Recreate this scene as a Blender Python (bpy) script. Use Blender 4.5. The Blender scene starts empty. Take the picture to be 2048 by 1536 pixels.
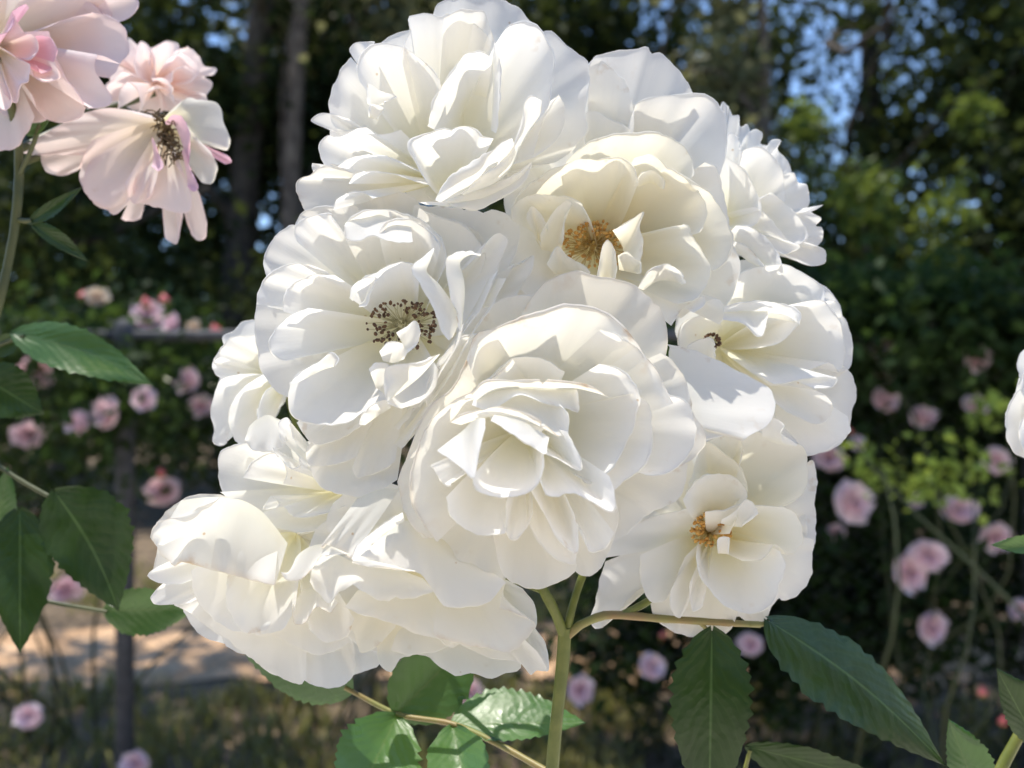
import bpy, math, random
import numpy as np

# ---------------------------------------------------------------- camera, sky, sun, exposure
sc = bpy.context.scene
col = sc.collection
F = 1600.0            # focal length in photo pixels (2048 wide)
CAM = np.array([0.0, 0.0, 1.10])
D0 = 0.24             # metres to the plane in focus
cam = bpy.data.cameras.new('camera')
camo = bpy.data.objects.new('camera', cam)
col.objects.link(camo)
camo.location = CAM
camo.rotation_euler = (math.radians(90), 0, 0)
cam.sensor_width = 36
cam.lens = 36 * F / 2048
cam.clip_start = 0.01
cam.clip_end = 600
cam.dof.use_dof = True
cam.dof.focus_distance = D0 - 0.006
cam.dof.aperture_fstop = cam.lens / 3.0
sc.camera = camo

SUN_EL, SUN_AZ = 77.0, -70.0      # degrees; azimuth from +Y towards +X
w = bpy.data.worlds.new('World')
sc.world = w
w.use_nodes = True
nt = w.node_tree
bg = nt.nodes['Background']
sky = nt.nodes.new('ShaderNodeTexSky')
sky.sky_type = 'NISHITA'
sky.sun_disc = False
sky.sun_elevation = math.radians(SUN_EL)
sky.sun_rotation = math.radians(SUN_AZ)
sky.air_density = 0.9
sky.dust_density = 0.0
sky.ozone_density = 3.5
nt.links.new(sky.outputs[0], bg.inputs[0])
bg.inputs[1].default_value = 0.13
sl = bpy.data.lights.new('sun', 'SUN')
sl.energy = 2.7
sl.angle = math.radians(0.5)
sl.color = (1.0, 0.94, 0.84)
so = bpy.data.objects.new('sun', sl)
col.objects.link(so)
so.rotation_euler = (math.radians(90 - SUN_EL), 0, math.radians(180 - SUN_AZ))
so.location = (3, 8, 14)
sc.view_settings.view_transform = 'Standard'
sc.view_settings.look = 'None'
sc.view_settings.gamma = 1.0
sc.view_settings.use_curve_mapping = False
sc.view_settings.exposure = 1.06
sc.render.engine = 'CYCLES'
sc.cycles.use_denoising = True
sc.cycles.max_bounces = 12
sc.cycles.diffuse_bounces = 8
sc.cycles.transmission_bounces = 10
sc.cycles.glossy_bounces = 3
sc.cycles.transparent_max_bounces = 8
sc.cycles.caustics_reflective = False
sc.cycles.caustics_refractive = False

R = random.Random(7)
NP = np.random.RandomState(11)

# ---------------------------------------------------------------- helpers
def at(px, py, Y):
    """photo pixel + distance along the view axis (m) -> world point"""
    return np.array([(px - 1024) / F * Y, Y, CAM[2] - (py - 768) / F * Y])

def empty(name, loc, parent=None):
    o = bpy.data.objects.new(name, None)
    o.empty_display_size = 0.01
    col.objects.link(o)
    o.location = loc
    o.parent = parent
    return o

def tag(o, label=None, cat=None, group=None, kind=None):
    if label: o['label'] = label
    if cat: o['category'] = cat
    if group: o['group'] = group
    if kind: o['kind'] = kind
    return o

def mesh_obj(name, V, Fc, mats, parent=None, smooth=True, uv=None, matidx=None, attrs=None):
    V = np.asarray(V, dtype=np.float64)
    if parent is not None:
        V = V - np.array(parent_origin(parent))
    me = bpy.data.meshes.new(name)
    Fc = np.asarray(Fc)
    if Fc.dtype == object or Fc.ndim != 2:
        me.from_pydata(V.tolist(), [], [list(f) for f in Fc])
    else:
        n, k = Fc.shape
        me.vertices.add(len(V)); me.vertices.foreach_set('co', V.astype(np.float32).ravel())
        me.loops.add(n * k); me.loops.foreach_set('vertex_index', Fc.astype(np.int32).ravel())
        me.polygons.add(n)
        me.polygons.foreach_set('loop_start', np.arange(0, n * k, k, dtype=np.int32))
        me.polygons.foreach_set('loop_total', np.full(n, k, dtype=np.int32))
        me.update(calc_edges=True)
    if smooth:
        me.polygons.foreach_set('use_smooth', np.ones(len(me.polygons), dtype=bool))
    if matidx is not None:
        me.polygons.foreach_set('material_index', np.asarray(matidx, dtype=np.int32))
    if uv is not None:
        ul = me.uv_layers.new(name='UVMap')
        vi = np.empty(len(me.loops), dtype=np.int32)
        me.loops.foreach_get('vertex_index', vi)
        ul.data.foreach_set('uv', np.asarray(uv, dtype=np.float32)[vi].ravel())
    for k_, a_ in (attrs or {}).items():
        at_ = me.attributes.new(k_, 'FLOAT', 'POINT')
        at_.data.foreach_set('value', np.asarray(a_, dtype=np.float32))
    for m in (mats if isinstance(mats, (list, tuple)) else [mats]):
        me.materials.append(m)
    me.validate()
    me.update()
    o = bpy.data.objects.new(name, me)
    col.objects.link(o)
    o.parent = parent
    return o

def parent_origin(p):
    o = np.array(p.location)
    while p.parent is not None:
        p = p.parent
        o = o + np.array(p.location)
    return o

def resample(pts, n):
    """Catmull-Rom through pts, n samples by arc length"""
    P = np.asarray(pts, dtype=float)
    if len(P) == 1:
        return np.repeat(P, n, 0)
    Q = np.vstack([2 * P[0] - P[1], P, 2 * P[-1] - P[-2]])
    out = []
    for i in range(len(P) - 1):
        p0, p1, p2, p3 = Q[i], Q[i + 1], Q[i + 2], Q[i + 3]
        # centripetal-ish: damp tangents by neighbour distance
        l1 = np.linalg.norm(p2 - p1) + 1e-9
        m1 = (p2 - p0) / (np.linalg.norm(p1 - p0) + l1) * l1
        m2 = (p3 - p1) / (np.linalg.norm(p3 - p2) + l1) * l1
        t = np.linspace(0, 1, 14, endpoint=False)[:, None]
        h = 2*t**3 - 3*t**2 + 1
        out.append(h*p1 + (t**3 - 2*t**2 + t)*m1*0.9 + (1-h)*p2 + (t**3 - t**2)*m2*0.9)
    S = np.vstack(out + [P[-1:]])
    d = np.r_[0, np.cumsum(np.linalg.norm(np.diff(S, axis=0), axis=1))]
    x = np.linspace(0, d[-1], n)
    return np.stack([np.interp(x, d, S[:, k]) for k in range(P.shape[1])], 1)

def grid_faces(nu, nv):
    i, j = np.meshgrid(np.arange(nv - 1), np.arange(nu - 1), indexing='ij')
    a = (i * nu + j).ravel()
    return np.stack([a, a + 1, a + nu + 1, a + nu], 1)

def tube(path, rad, sides=7):
    """swept tube: returns V, F (quads)"""
    P = np.asarray(path, dtype=float)
    n = len(P)
    rad = np.broadcast_to(np.asarray(rad, dtype=float), (n,))
    T = np.gradient(P, axis=0)
    T /= np.linalg.norm(T, axis=1)[:, None] + 1e-12
    ref = np.array([0.3, 0.9, 0.2]) if abs(T[0, 2]) > 0.7 else np.array([0.1, 0.2, 1.0])
    V = []
    for k in range(n):
        a = np.cross(T[k], ref); a /= np.linalg.norm(a) + 1e-12
        b = np.cross(T[k], a)
        th = np.arange(sides) * 2 * math.pi / sides
        V.append(P[k] + rad[k] * (np.cos(th)[:, None] * a + np.sin(th)[:, None] * b))
    V = np.vstack(V)
    Fc = []
    for k in range(n - 1):
        for s in range(sides):
            s2 = (s + 1) % sides
            Fc.append((k*sides + s, k*sides + s2, (k+1)*sides + s2, (k+1)*sides + s))
    return V, np.array(Fc)

def join(parts):
    V, Fs, off = [], [], 0
    for v, f in parts:
        V.append(v); Fs.append(np.asarray(f) + off); off += len(v)
    return np.vstack(V), np.vstack(Fs)

# ---------------------------------------------------------------- materials
def mat(name):
    m = bpy.data.materials.new(name)
    m.use_nodes = True
    n = m.node_tree.nodes
    n.clear()
    out = n.new('ShaderNodeOutputMaterial')
    return m, n, m.node_tree.links, out

def ramp(n, stops, interp='LINEAR'):
    r = n.new('ShaderNodeValToRGB')
    r.color_ramp.interpolation = interp
    e = r.color_ramp.elements
    while len(e) < len(stops): e.new(0.5)
    for k, (p, c) in enumerate(stops):
        e[k].position = p
        e[k].color = (c[0], c[1], c[2], 1)
    return r

def petal_mat(name, tip, mid, root, trans, tw=0.4, stain=(0.55, 0.36, 0.16), stain_amt=0.5, edge_tint=None, wide=False):
    m, n, L, out = mat(name)
    uv = n.new('ShaderNodeUVMap'); uv.uv_map = 'UVMap'
    sep = n.new('ShaderNodeSeparateXYZ'); L.new(uv.outputs[0], sep.inputs[0])
    r = ramp(n, [(0.05, root), (0.55, mid), (0.9, tip), (1.0, edge_tint or tip)])
    L.new(sep.outputs[1], r.inputs[0])
    # soft blotches of tone
    tc = n.new('ShaderNodeTexCoord')
    oi = n.new('ShaderNodeObjectInfo')
    n1 = n.new('ShaderNodeTexNoise'); n1.inputs['Scale'].default_value = 60; n1.inputs['Detail'].default_value = 3
    L.new(tc.outputs['Object'], n1.inputs['Vector'])
    # stains: sparse brown marks, mostly by the margin
    n2 = n.new('ShaderNodeTexNoise'); n2.inputs['Scale'].default_value = 230; n2.inputs['Detail'].default_value = 4
    L.new(tc.outputs['Object'], n2.inputs['Vector'])
    g1 = n.new('ShaderNodeMapRange'); g1.inputs[1].default_value = 0.5 if wide else 0.60; g1.inputs[2].default_value = 0.66 if wide else 0.70
    L.new(n2.outputs[0], g1.inputs[0])
    g2 = n.new('ShaderNodeMapRange'); g2.inputs[1].default_value = 0.5; g2.inputs[2].default_value = 0.62
    L.new(n1.outputs[0], g2.inputs[0])
    g3 = n.new('ShaderNodeMapRange'); g3.inputs[1].default_value = 0.80; g3.inputs[2].default_value = 1.0; g3.inputs[3].default_value = 0.05
    L.new(sep.outputs[1], g3.inputs[0])
    mu = n.new('ShaderNodeMath'); mu.operation = 'MULTIPLY'; L.new(g1.outputs[0], mu.inputs[0]); L.new(g2.outputs[0], mu.inputs[1])
    mu2 = n.new('ShaderNodeMath'); mu2.operation = 'MULTIPLY'; L.new(mu.outputs[0], mu2.inputs[0]); L.new(g3.outputs[0], mu2.inputs[1])
    mu3 = n.new('ShaderNodeMath'); mu3.operation = 'MULTIPLY'; L.new(mu2.outputs[0], mu3.inputs[0]); mu3.inputs[1].default_value = stain_amt
    vo = n.new('ShaderNodeTexVoronoi'); vo.inputs['Scale'].default_value = 170; L.new(tc.outputs['Object'], vo.inputs['Vector'])
    sp = n.new('ShaderNodeMapRange'); sp.inputs[1].default_value = 0.09; sp.inputs[2].default_value = 0.05; L.new(vo.outputs['Distance'], sp.inputs[0])
    sc_ = n.new('ShaderNodeSeparateColor'); L.new(vo.outputs['Color'], sc_.inputs[0])
    sq = n.new('ShaderNodeMath'); sq.operation = 'GREATER_THAN'; sq.inputs[1].default_value = 0.93; L.new(sc_.outputs[0], sq.inputs[0])
    sm = n.new('ShaderNodeMath'); sm.operation = 'MULTIPLY'; L.new(sp.outputs[0], sm.inputs[0]); L.new(sq.outputs[0], sm.inputs[1])
    sm2 = n.new('ShaderNodeMath'); sm2.operation = 'MULTIPLY_ADD'; L.new(sm.outputs[0], sm2.inputs[0]); sm2.inputs[1].default_value = stain_amt; L.new(mu3.outputs[0], sm2.inputs[2]); sm2.use_clamp = True
    mu3 = sm2
    # faint warm tone that varies from petal to petal and in blotches
    tint = n.new('ShaderNodeMix'); tint.data_type = 'RGBA'; tint.blend_type = 'MULTIPLY'
    tint.inputs[7].default_value = (1.0, 0.975, 0.93, 1)
    tf = n.new('ShaderNodeMath'); tf.operation = 'MULTIPLY'; L.new(oi.outputs['Random'], tf.inputs[0]); L.new(n1.outputs[0], tf.inputs[1])
    L.new(tf.outputs[0], tint.inputs[0]); L.new(r.outputs[0], tint.inputs[6])
    mx = n.new('ShaderNodeMix'); mx.data_type = 'RGBA'
    L.new(mu3.outputs[0], mx.inputs[0]); L.new(tint.outputs[2], mx.inputs[6]); mx.inputs[7].default_value = (*stain, 1)
    # veins: fine ridges that run from the root to the margin
    mp = n.new('ShaderNodeMapping'); mp.inputs['Scale'].default_value = (34, 2.6, 1); L.new(uv.outputs[0], mp.inputs[0])
    nv = n.new('ShaderNodeTexNoise'); nv.inputs['Scale'].default_value = 1.0; nv.inputs['Detail'].default_value = 3
    L.new(mp.outputs[0], nv.inputs['Vector'])
    nf = n.new('ShaderNodeTexNoise'); nf.inputs['Scale'].default_value = 900; nf.inputs['Detail'].default_value = 2
    L.new(tc.outputs['Object'], nf.inputs['Vector'])
    nl = n.new('ShaderNodeTexNoise'); nl.inputs['Scale'].default_value = 120; nl.inputs['Detail'].default_value = 2
    L.new(tc.outputs['Object'], nl.inputs['Vector'])
    ad = n.new('ShaderNodeMath'); ad.operation = 'MULTIPLY_ADD'; L.new(nf.outputs[0], ad.inputs[0]); ad.inputs[1].default_value = 0.25; L.new(nv.outputs[0], ad.inputs[2])
    ad2 = n.new('ShaderNodeMath'); ad2.operation = 'MULTIPLY_ADD'; L.new(nl.outputs[0], ad2.inputs[0]); ad2.inputs[1].default_value = 1.6; L.new(ad.outputs[0], ad2.inputs[2])
    bp = n.new('ShaderNodeBump'); bp.inputs['Strength'].default_value = 0.3; bp.inputs['Distance'].default_value = 0.00018
    L.new(ad2.outputs[0], bp.inputs['Height'])
    pb = n.new('ShaderNodeBsdfPrincipled')
    pb.inputs['Roughness'].default_value = 0.62
    pb.inputs['Specular IOR Level'].default_value = 0.25
    pb.inputs['Sheen Weight'].default_value = 0.08
    L.new(mx.outputs[2], pb.inputs['Base Color']); L.new(bp.outputs[0], pb.inputs['Normal'])
    tr = n.new('ShaderNodeBsdfTranslucent')
    tcx = n.new('ShaderNodeMix'); tcx.data_type = 'RGBA'; tcx.blend_type = 'MULTIPLY'; tcx.inputs[0].default_value = 1
    L.new(mx.outputs[2], tcx.inputs[6]); tcx.inputs[7].default_value = (*trans, 1)
    L.new(tcx.outputs[2], tr.inputs[0]); L.new(bp.outputs[0], tr.inputs[1])
    ms = n.new('ShaderNodeMixShader'); ms.inputs[0].default_value = tw
    L.new(pb.outputs[0], ms.inputs[1]); L.new(tr.outputs[0], ms.inputs[2]); L.new(ms.outputs[0], out.inputs[0])
    return m

def leaf_mat(name, c1, c2, trans, tw=0.3, rough=0.38, scale=8.0, spec=0.5, veins=False):
    m, n, L, out = mat(name)
    tc = n.new('ShaderNodeTexCoord')
    no = n.new('ShaderNodeTexNoise'); no.inputs['Scale'].default_value = scale; no.inputs['Detail'].default_value = 4
    L.new(tc.outputs['Object'], no.inputs['Vector'])
    r = ramp(n, [(0.3, c1), (0.7, c2)]); L.new(no.outputs[0], r.inputs[0])
    src = r.outputs[0]
    pb = n.new('ShaderNodeBsdfPrincipled')
    pb.inputs['Roughness'].default_value = rough
    pb.inputs['Specular IOR Level'].default_value = spec
    if veins:
        uv = n.new('ShaderNodeUVMap'); uv.uv_map = 'UVMap'
        sep = n.new('ShaderNodeSeparateXYZ'); L.new(uv.outputs[0], sep.inputs[0])   # x: -1..1 across, y: 0..1 along
        ab = n.new('ShaderNodeMath'); ab.operation = 'ABSOLUTE'; L.new(sep.outputs[0], ab.inputs[0])
        # side veins: y*9 - |x|*3.2 -> ridges
        k = n.new('ShaderNodeMath'); k.operation = 'MULTIPLY'; L.new(sep.outputs[1], k.inputs[0]); k.inputs[1].default_value = 9.0
        k2 = n.new('ShaderNodeMath'); k2.operation = 'MULTIPLY_ADD'; L.new(ab.outputs[0], k2.inputs[0]); k2.inputs[1].default_value = -3.0; L.new(k.outputs[0], k2.inputs[2])
        wob = n.new('ShaderNodeMath'); wob.operation = 'MULTIPLY_ADD'; L.new(no.outputs[0], wob.inputs[0]); wob.inputs[1].default_value = 0.6
        nw = n.new('ShaderNodeTexNoise'); nw.inputs['Scale'].default_value = 110; nw.inputs['Detail'].default_value = 1; L.new(tc.outputs['Object'], nw.inputs['Vector'])
        wb2 = n.new('ShaderNodeMath'); wb2.operation = 'MULTIPLY_ADD'; L.new(nw.outputs[0], wb2.inputs[0]); wb2.inputs[1].default_value = 1.8; L.new(k2.outputs[0], wb2.inputs[2]); L.new(wb2.outputs[0], wob.inputs[2])
        rr_ = n.new('ShaderNodeMapRange'); rr_.inputs[1].default_value = .35; rr_.inputs[2].default_value = .65; rr_.inputs[3].default_value = rough - .08; rr_.inputs[4].default_value = rough + .14; L.new(nw.outputs[0], rr_.inputs[0]); L.new(rr_.outputs[0], pb.inputs['Roughness'])
        pp = n.new('ShaderNodeMath'); pp.operation = 'PINGPONG'; pp.inputs[1].default_value = 0.5; L.new(wob.outputs[0], pp.inputs[0])
        vs = n.new('ShaderNodeMapRange'); vs.inputs[1].default_value = 0.0; vs.inputs[2].default_value = 0.16; vs.inputs[3].default_value = 1; vs.inputs[4].default_value = 0
        L.new(pp.outputs[0], vs.inputs[0])
        mr = n.new('ShaderNodeMapRange'); mr.inputs[1].default_value = 0.0; mr.inputs[2].default_value = 0.05; mr.inputs[3].default_value = 1; mr.inputs[4].default_value = 0
        L.new(ab.outputs[0], mr.inputs[0])
        half = n.new('ShaderNodeMath'); half.operation = 'MULTIPLY'; L.new(vs.outputs[0], half.inputs[0]); half.inputs[1].default_value = 0.10
        mxv = n.new('ShaderNodeMath'); mxv.operation = 'MAXIMUM'; L.new(half.outputs[0], mxv.inputs[0]); L.new(mr.outputs[0], mxv.inputs[1])
        mc = n.new('ShaderNodeMix'); mc.data_type = 'RGBA'; L.new(mxv.outputs[0], mc.inputs[0]); L.new(src, mc.inputs[6])
        mc.inputs[7].default_value = (0.10, 0.16, 0.05, 1)
        src = mc.outputs[2]
        fine = n.new('ShaderNodeTexVoronoi'); fine.inputs['Scale'].default_value = 450
        L.new(tc.outputs['Object'], fine.inputs['Vector'])
        hh = n.new('ShaderNodeMath'); hh.operation = 'MULTIPLY_ADD'; L.new(pp.outputs[0], hh.inputs[0]); hh.inputs[1].default_value = 2.2; L.new(fine.outputs['Distance'], hh.inputs[2])
        bp = n.new('ShaderNodeBump'); bp.inputs['Strength'].default_value = 0.25; bp.inputs['Distance'].default_value = 0.0003
        L.new(hh.outputs[0], bp.inputs['Height']); L.new(bp.outputs[0], pb.inputs['Normal'])
    L.new(src, pb.inputs['Base Color'])
    tr = n.new('ShaderNodeBsdfTranslucent')
    tm = n.new('ShaderNodeMix'); tm.data_type = 'RGBA'; tm.inputs[0].default_value = 0.65
    L.new(src, tm.inputs[6]); tm.inputs[7].default_value = (*trans, 1)
    L.new(tm.outputs[2], tr.inputs[0])
    ms = n.new('ShaderNodeMixShader'); ms.inputs[0].default_value = tw
    L.new(pb.outputs[0], ms.inputs[1]); L.new(tr.outputs[0], ms.inputs[2]); L.new(ms.outputs[0], out.inputs[0])
    return m

def plain_mat(name, c1, c2, scale=20, rough=0.7, metal=0.0, bump=0.0, detail=4, lo=0.35, hi=0.65):
    m, n, L, out = mat(name)
    tc = n.new('ShaderNodeTexCoord')
    no = n.new('ShaderNodeTexNoise'); no.inputs['Scale'].default_value = scale; no.inputs['Detail'].default_value = detail
    L.new(tc.outputs['Object'], no.inputs['Vector'])
    r = ramp(n, [(lo, c1), (hi, c2)]); L.new(no.outputs[0], r.inputs[0])
    pb = n.new('ShaderNodeBsdfPrincipled')
    pb.inputs['Roughness'].default_value = rough; pb.inputs['Metallic'].default_value = metal
    L.new(r.outputs[0], pb.inputs['Base Color'])
    if bump:
        bp = n.new('ShaderNodeBump'); bp.inputs['Strength'].default_value = 0.8; bp.inputs['Distance'].default_value = bump
        L.new(no.outputs[0], bp.inputs['Height']); L.new(bp.outputs[0], pb.inputs['Normal'])
    L.new(pb.outputs[0], out.inputs[0])
    return m

M = {}
M['white'] = petal_mat('white_petal', (0.955, 0.952, 0.942), (0.955, 0.949, 0.91), (0.93, 0.905, 0.70), (1.0, 0.99, 0.95), 0.5)
M['cream'] = petal_mat('cream_petal', (0.955, 0.945, 0.90), (0.955, 0.935, 0.83), (0.94, 0.87, 0.58), (1.0, 0.975, 0.88), 0.5)
M['aged'] = petal_mat('aged_white_petal', (0.945, 0.935, 0.905), (0.955, 0.945, 0.885), (0.93, 0.90, 0.68), (1.0, 0.98, 0.92), 0.48, stain=(0.70, 0.53, 0.36), stain_amt=0.9, wide=True, edge_tint=(0.89, 0.84, 0.77))
M['pink'] = petal_mat('pale_pink_petal', (0.90, 0.82, 0.82), (0.90, 0.86, 0.82), (0.86, 0.83, 0.64), (1.0, 0.86, 0.82), 0.36, edge_tint=(0.88, 0.74, 0.77))
M['pinkglow'] = petal_mat('sunglow_pink_petal', (0.97, 0.90, 0.885), (0.965, 0.885, 0.865), (0.95, 0.83, 0.72), (1.0, 0.94, 0.92), 0.5)  # lightened so the colour stands in for strong sun on this rose
M['pinkdeep'] = petal_mat('deep_pink_petal', (0.85, 0.62, 0.71), (0.85, 0.66, 0.72), (0.84, 0.7, 0.66), (1.0, 0.8, 0.84), 0.35)
M['bgpink'] = petal_mat('hedge_pink_petal', (0.94, 0.86, 0.89), (0.93, 0.83, 0.86), (0.91, 0.75, 0.79), (1.0, 0.7, 0.75), 0.35, stain_amt=0)
M['bgcream'] = petal_mat('hedge_cream_petal', (0.86, 0.80, 0.68), (0.86, 0.76, 0.66), (0.85, 0.62, 0.55), (1.0, 0.85, 0.7), 0.35, stain_amt=0)
M['bud'] = plain_mat('red_bud', (0.55, 0.09, 0.10), (0.72, 0.22, 0.20), 60, 0.5)
M['stem'] = plain_mat('green_stem', (0.13, 0.155, 0.028), (0.21, 0.225, 0.05), 150, 0.42)
M['cane'] = plain_mat('bush_cane', (0.03, 0.045, 0.015), (0.05, 0.06, 0.02), 40, 0.6)
M['canedark'] = plain_mat('olive_cane', (0.06, 0.075, 0.03), (0.10, 0.11, 0.04), 90, 0.5)
M['stemred'] = plain_mat('reddish_stem', (0.30, 0.20, 0.08), (0.26, 0.26, 0.08), 90, 0.45)
M['leaf'] = leaf_mat('rose_leaf', (0.020, 0.042, 0.010), (0.036, 0.070, 0.015), (0.10, 0.21, 0.02), 0.18, 0.36, 60, 0.45, veins=True)
M['leafyoung'] = leaf_mat('young_rose_leaf', (0.05, 0.12, 0.03), (0.07, 0.15, 0.04), (0.18, 0.36, 0.04), 0.30, 0.33, 60, 0.8, veins=True)
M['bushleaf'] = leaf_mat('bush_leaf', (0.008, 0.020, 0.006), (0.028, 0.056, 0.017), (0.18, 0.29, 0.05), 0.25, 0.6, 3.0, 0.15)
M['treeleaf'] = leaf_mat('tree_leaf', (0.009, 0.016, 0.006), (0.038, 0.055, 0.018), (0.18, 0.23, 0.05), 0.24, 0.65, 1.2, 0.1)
M['paleleaf'] = leaf_mat('sunlit_pale_leaf', (0.13, 0.135, 0.06), (0.20, 0.20, 0.10), (0.42, 0.42, 0.18), 0.4, 0.55, 1.2, 0.3)  # pale tone stands in for sunlight on the foliage
M['limeleaf'] = leaf_mat('sunlit_lime_leaf', (0.06, 0.10, 0.02), (0.10, 0.15, 0.03), (0.34, 0.42, 0.07), 0.4, 0.5, 1.5, 0.3)  # yellow-green albedo carries the sunlit look of these leaves
M['sunshootleaf'] = leaf_mat('sunlit_shoot_leaf', (0.16, 0.24, 0.04), (0.24, 0.33, 0.07), (0.48, 0.60, 0.10), 0.4, 0.5, 3.0, 0.3)  # light green painted in place of sun on the shoots
M['bark'] = plain_mat('dark_bark', (0.035, 0.028, 0.022), (0.085, 0.068, 0.05), 14, 0.9, bump=0.02)
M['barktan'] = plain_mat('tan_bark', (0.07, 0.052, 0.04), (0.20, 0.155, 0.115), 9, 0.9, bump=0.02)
M['galv'] = plain_mat('weathered_steel', (0.045, 0.047, 0.052), (0.075, 0.077, 0.082), 30, 0.65, 0.0)
M['wire'] = plain_mat('galvanised_wire', (0.10, 0.105, 0.11), (0.16, 0.165, 0.17), 30, 0.6, 0.2)
M['ground'] = plain_mat('soil', (0.10, 0.072, 0.045), (0.22, 0.16, 0.10), 5.0, 0.95, bump=0.02, detail=8)
M['path'] = plain_mat('packed_dirt', (0.46, 0.28, 0.15), (0.64, 0.42, 0.25), 6.0, 0.95, bump=0.01, detail=8)
M['fillground'] = plain_mat('pale_fill_ground', (0.64, 0.56, 0.46), (0.80, 0.72, 0.61), 40.0, 0.95, bump=0.01, detail=8)  # albedo set high to bounce warm fill
M['grass'] = leaf_mat('grass_blade', (0.16, 0.19, 0.05), (0.36, 0.31, 0.11), (0.46, 0.46, 0.12), 0.3, 0.6, 2.5, 0.3)
M['filgold'] = plain_mat('golden_filament', (0.62, 0.42, 0.12), (0.70, 0.52, 0.2), 300, 0.6)
M['anthgold'] = plain_mat('orange_anther', (0.55, 0.26, 0.05), (0.72, 0.42, 0.11), 400, 0.7)
M['filpale'] = plain_mat('pale_filament', (0.62, 0.58, 0.34), (0.70, 0.66, 0.45), 300, 0.6)
M['anthdark'] = plain_mat('brown_anther', (0.08, 0.04, 0.02), (0.19, 0.10, 0.045), 400, 0.7)
M['dry'] = plain_mat('dried_stamens', (0.10, 0.065, 0.03), (0.26, 0.18, 0.09), 300, 0.85)

# ================================================================ SETTING
def sheet(name, x0, x1, y0, y1, z, m, n=40, amp=0.0, seed=1, edge=0.0):
    rs = np.random.RandomState(seed)
    xs = np.linspace(x0, x1, n); ys = np.linspace(y0, y1, n)
    X, Yg = np.meshgrid(xs, ys)
    ph = rs.rand(6) * 6.28
    Z = z + amp * (np.sin(X * 1.7 + ph[0]) * np.sin(Yg * 2.1 + ph[1]) + 0.6 * np.sin(X * 4.3 + ph[2] + Yg * 1.3) * np.sin(Yg * 3.7 + ph[3]))
    if edge:
        wob = edge * (np.sin(X * 2.3 + ph[4]) + 0.6 * np.sin(X * 6.1 + ph[5]) + 0.3 * np.sin(X * 13.7))
        k = np.linspace(-1, 1, n)[:, None]
        Yg = Yg + wob * k
    V = np.stack([X.ravel(), Yg.ravel(), Z.ravel()], 1)
    return mesh_obj(name, V, grid_faces(n, n), m)

gr = sheet('ground', -250, 250, -150, 350, 0.0, M['ground'], 12)
tag(gr, kind='structure')
pa = sheet('path', -7, 6, 2.92, 3.48, 0.012, M['path'], 60, 0.006, 3, 0.08)
tag(pa, kind='structure')

ga = sheet('fill_ground', -9, 9, -9, 1.55, 0.012, M['fillground'], 60, 0.004, 4, 0.05)  # unseen pale ground, added to bounce light up into the petals
tag(ga, kind='structure')

def blades(name, regions, h, label, m, seed=5):
    rs = np.random.RandomState(seed)
    V, Fc = [], []
    k = 0
    for (x0, x1, y0, y1, n) in regions:
        # tufts
        nt_ = max(3, n // 14)
        tx, ty = rs.uniform(x0, x1, nt_), rs.uniform(y0, y1, nt_)
        for i in range(n):
            q = rs.randint(nt_)
            x, y = tx[q] + rs.normal(0, .035), ty[q] + rs.normal(0, .035)
            hh = h * rs.uniform(0.4, 1.3); a = rs.uniform(0, 6.28); ln = rs.uniform(0.1, 0.8) * hh
            dx, dy = math.cos(a) * ln, math.sin(a) * ln
            wv = rs.uniform(0.0025, 0.0055); px_, py_ = -math.sin(a) * wv, math.cos(a) * wv
            V += [(x - px_, y - py_, 0), (x + px_, y + py_, 0), (x + dx*.4 + px_, y + dy*.4 + py_, hh*.65), (x + dx*.4 - px_, y + dy*.4 - py_, hh*.65), (x + dx, y + dy, hh)]
            Fc += [(k, k+1, k+2, k+3), (k+3, k+2, k+4, k+4)]
            k += 5
    Fc = np.array(Fc)
    q = Fc[:, 2] != Fc[:, 3]
    me_f = [tuple(f) if f[2] != f[3] else tuple(f[:3]) for f in Fc]
    o = mesh_obj(name, np.array(V), np.array(me_f, dtype=object), m, smooth=False)
    tag(o, label, 'grass', kind='stuff')
    return o
blades('grass', [(-2.4, 0.4, 2.15, 2.88, 3200), (-3.2, 1.2, 3.6, 4.6, 2600), (-0.2, 1.6, 2.0, 2.8, 900)], 0.085, 'dry yellow green grass in dappled sun below the wire fence', M['grass'])

# ---------------------------------------------------------------- trees
def leaf_cards(centres, size, rs, up=0.35):
    """rhombic leaf faces with a slight keel: two triangles each"""
    n = len(centres)
    d = rs.normal(size=(n, 3)); d[:, 2] -= 0.3; d /= np.linalg.norm(d, axis=1)[:, None]
    nn = rs.normal(size=(n, 3)); nn[:, 2] += up
    s = np.cross(d, nn); s /= np.linalg.norm(s, axis=1)[:, None] + 1e-9
    nrm = np.cross(s, d)
    L_ = size * rs.uniform(0.6, 1.3, n)[:, None]
    W_ = L_ * rs.uniform(0.24, 0.34, n)[:, None]
    a = centres - d * L_ * .5
    b = centres + s * W_ + nrm * W_ * .3
    c = centres + d * L_ * .5
    e = centres - s * W_ + nrm * W_ * .3
    V = np.stack([a, b, c, e], 1).reshape(-1, 3)
    i = np.arange(n) * 4
    Fc = np.vstack([np.stack([i, i+1, i+2], 1), np.stack([i, i+2, i+3], 1)])
    return V, Fc

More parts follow.
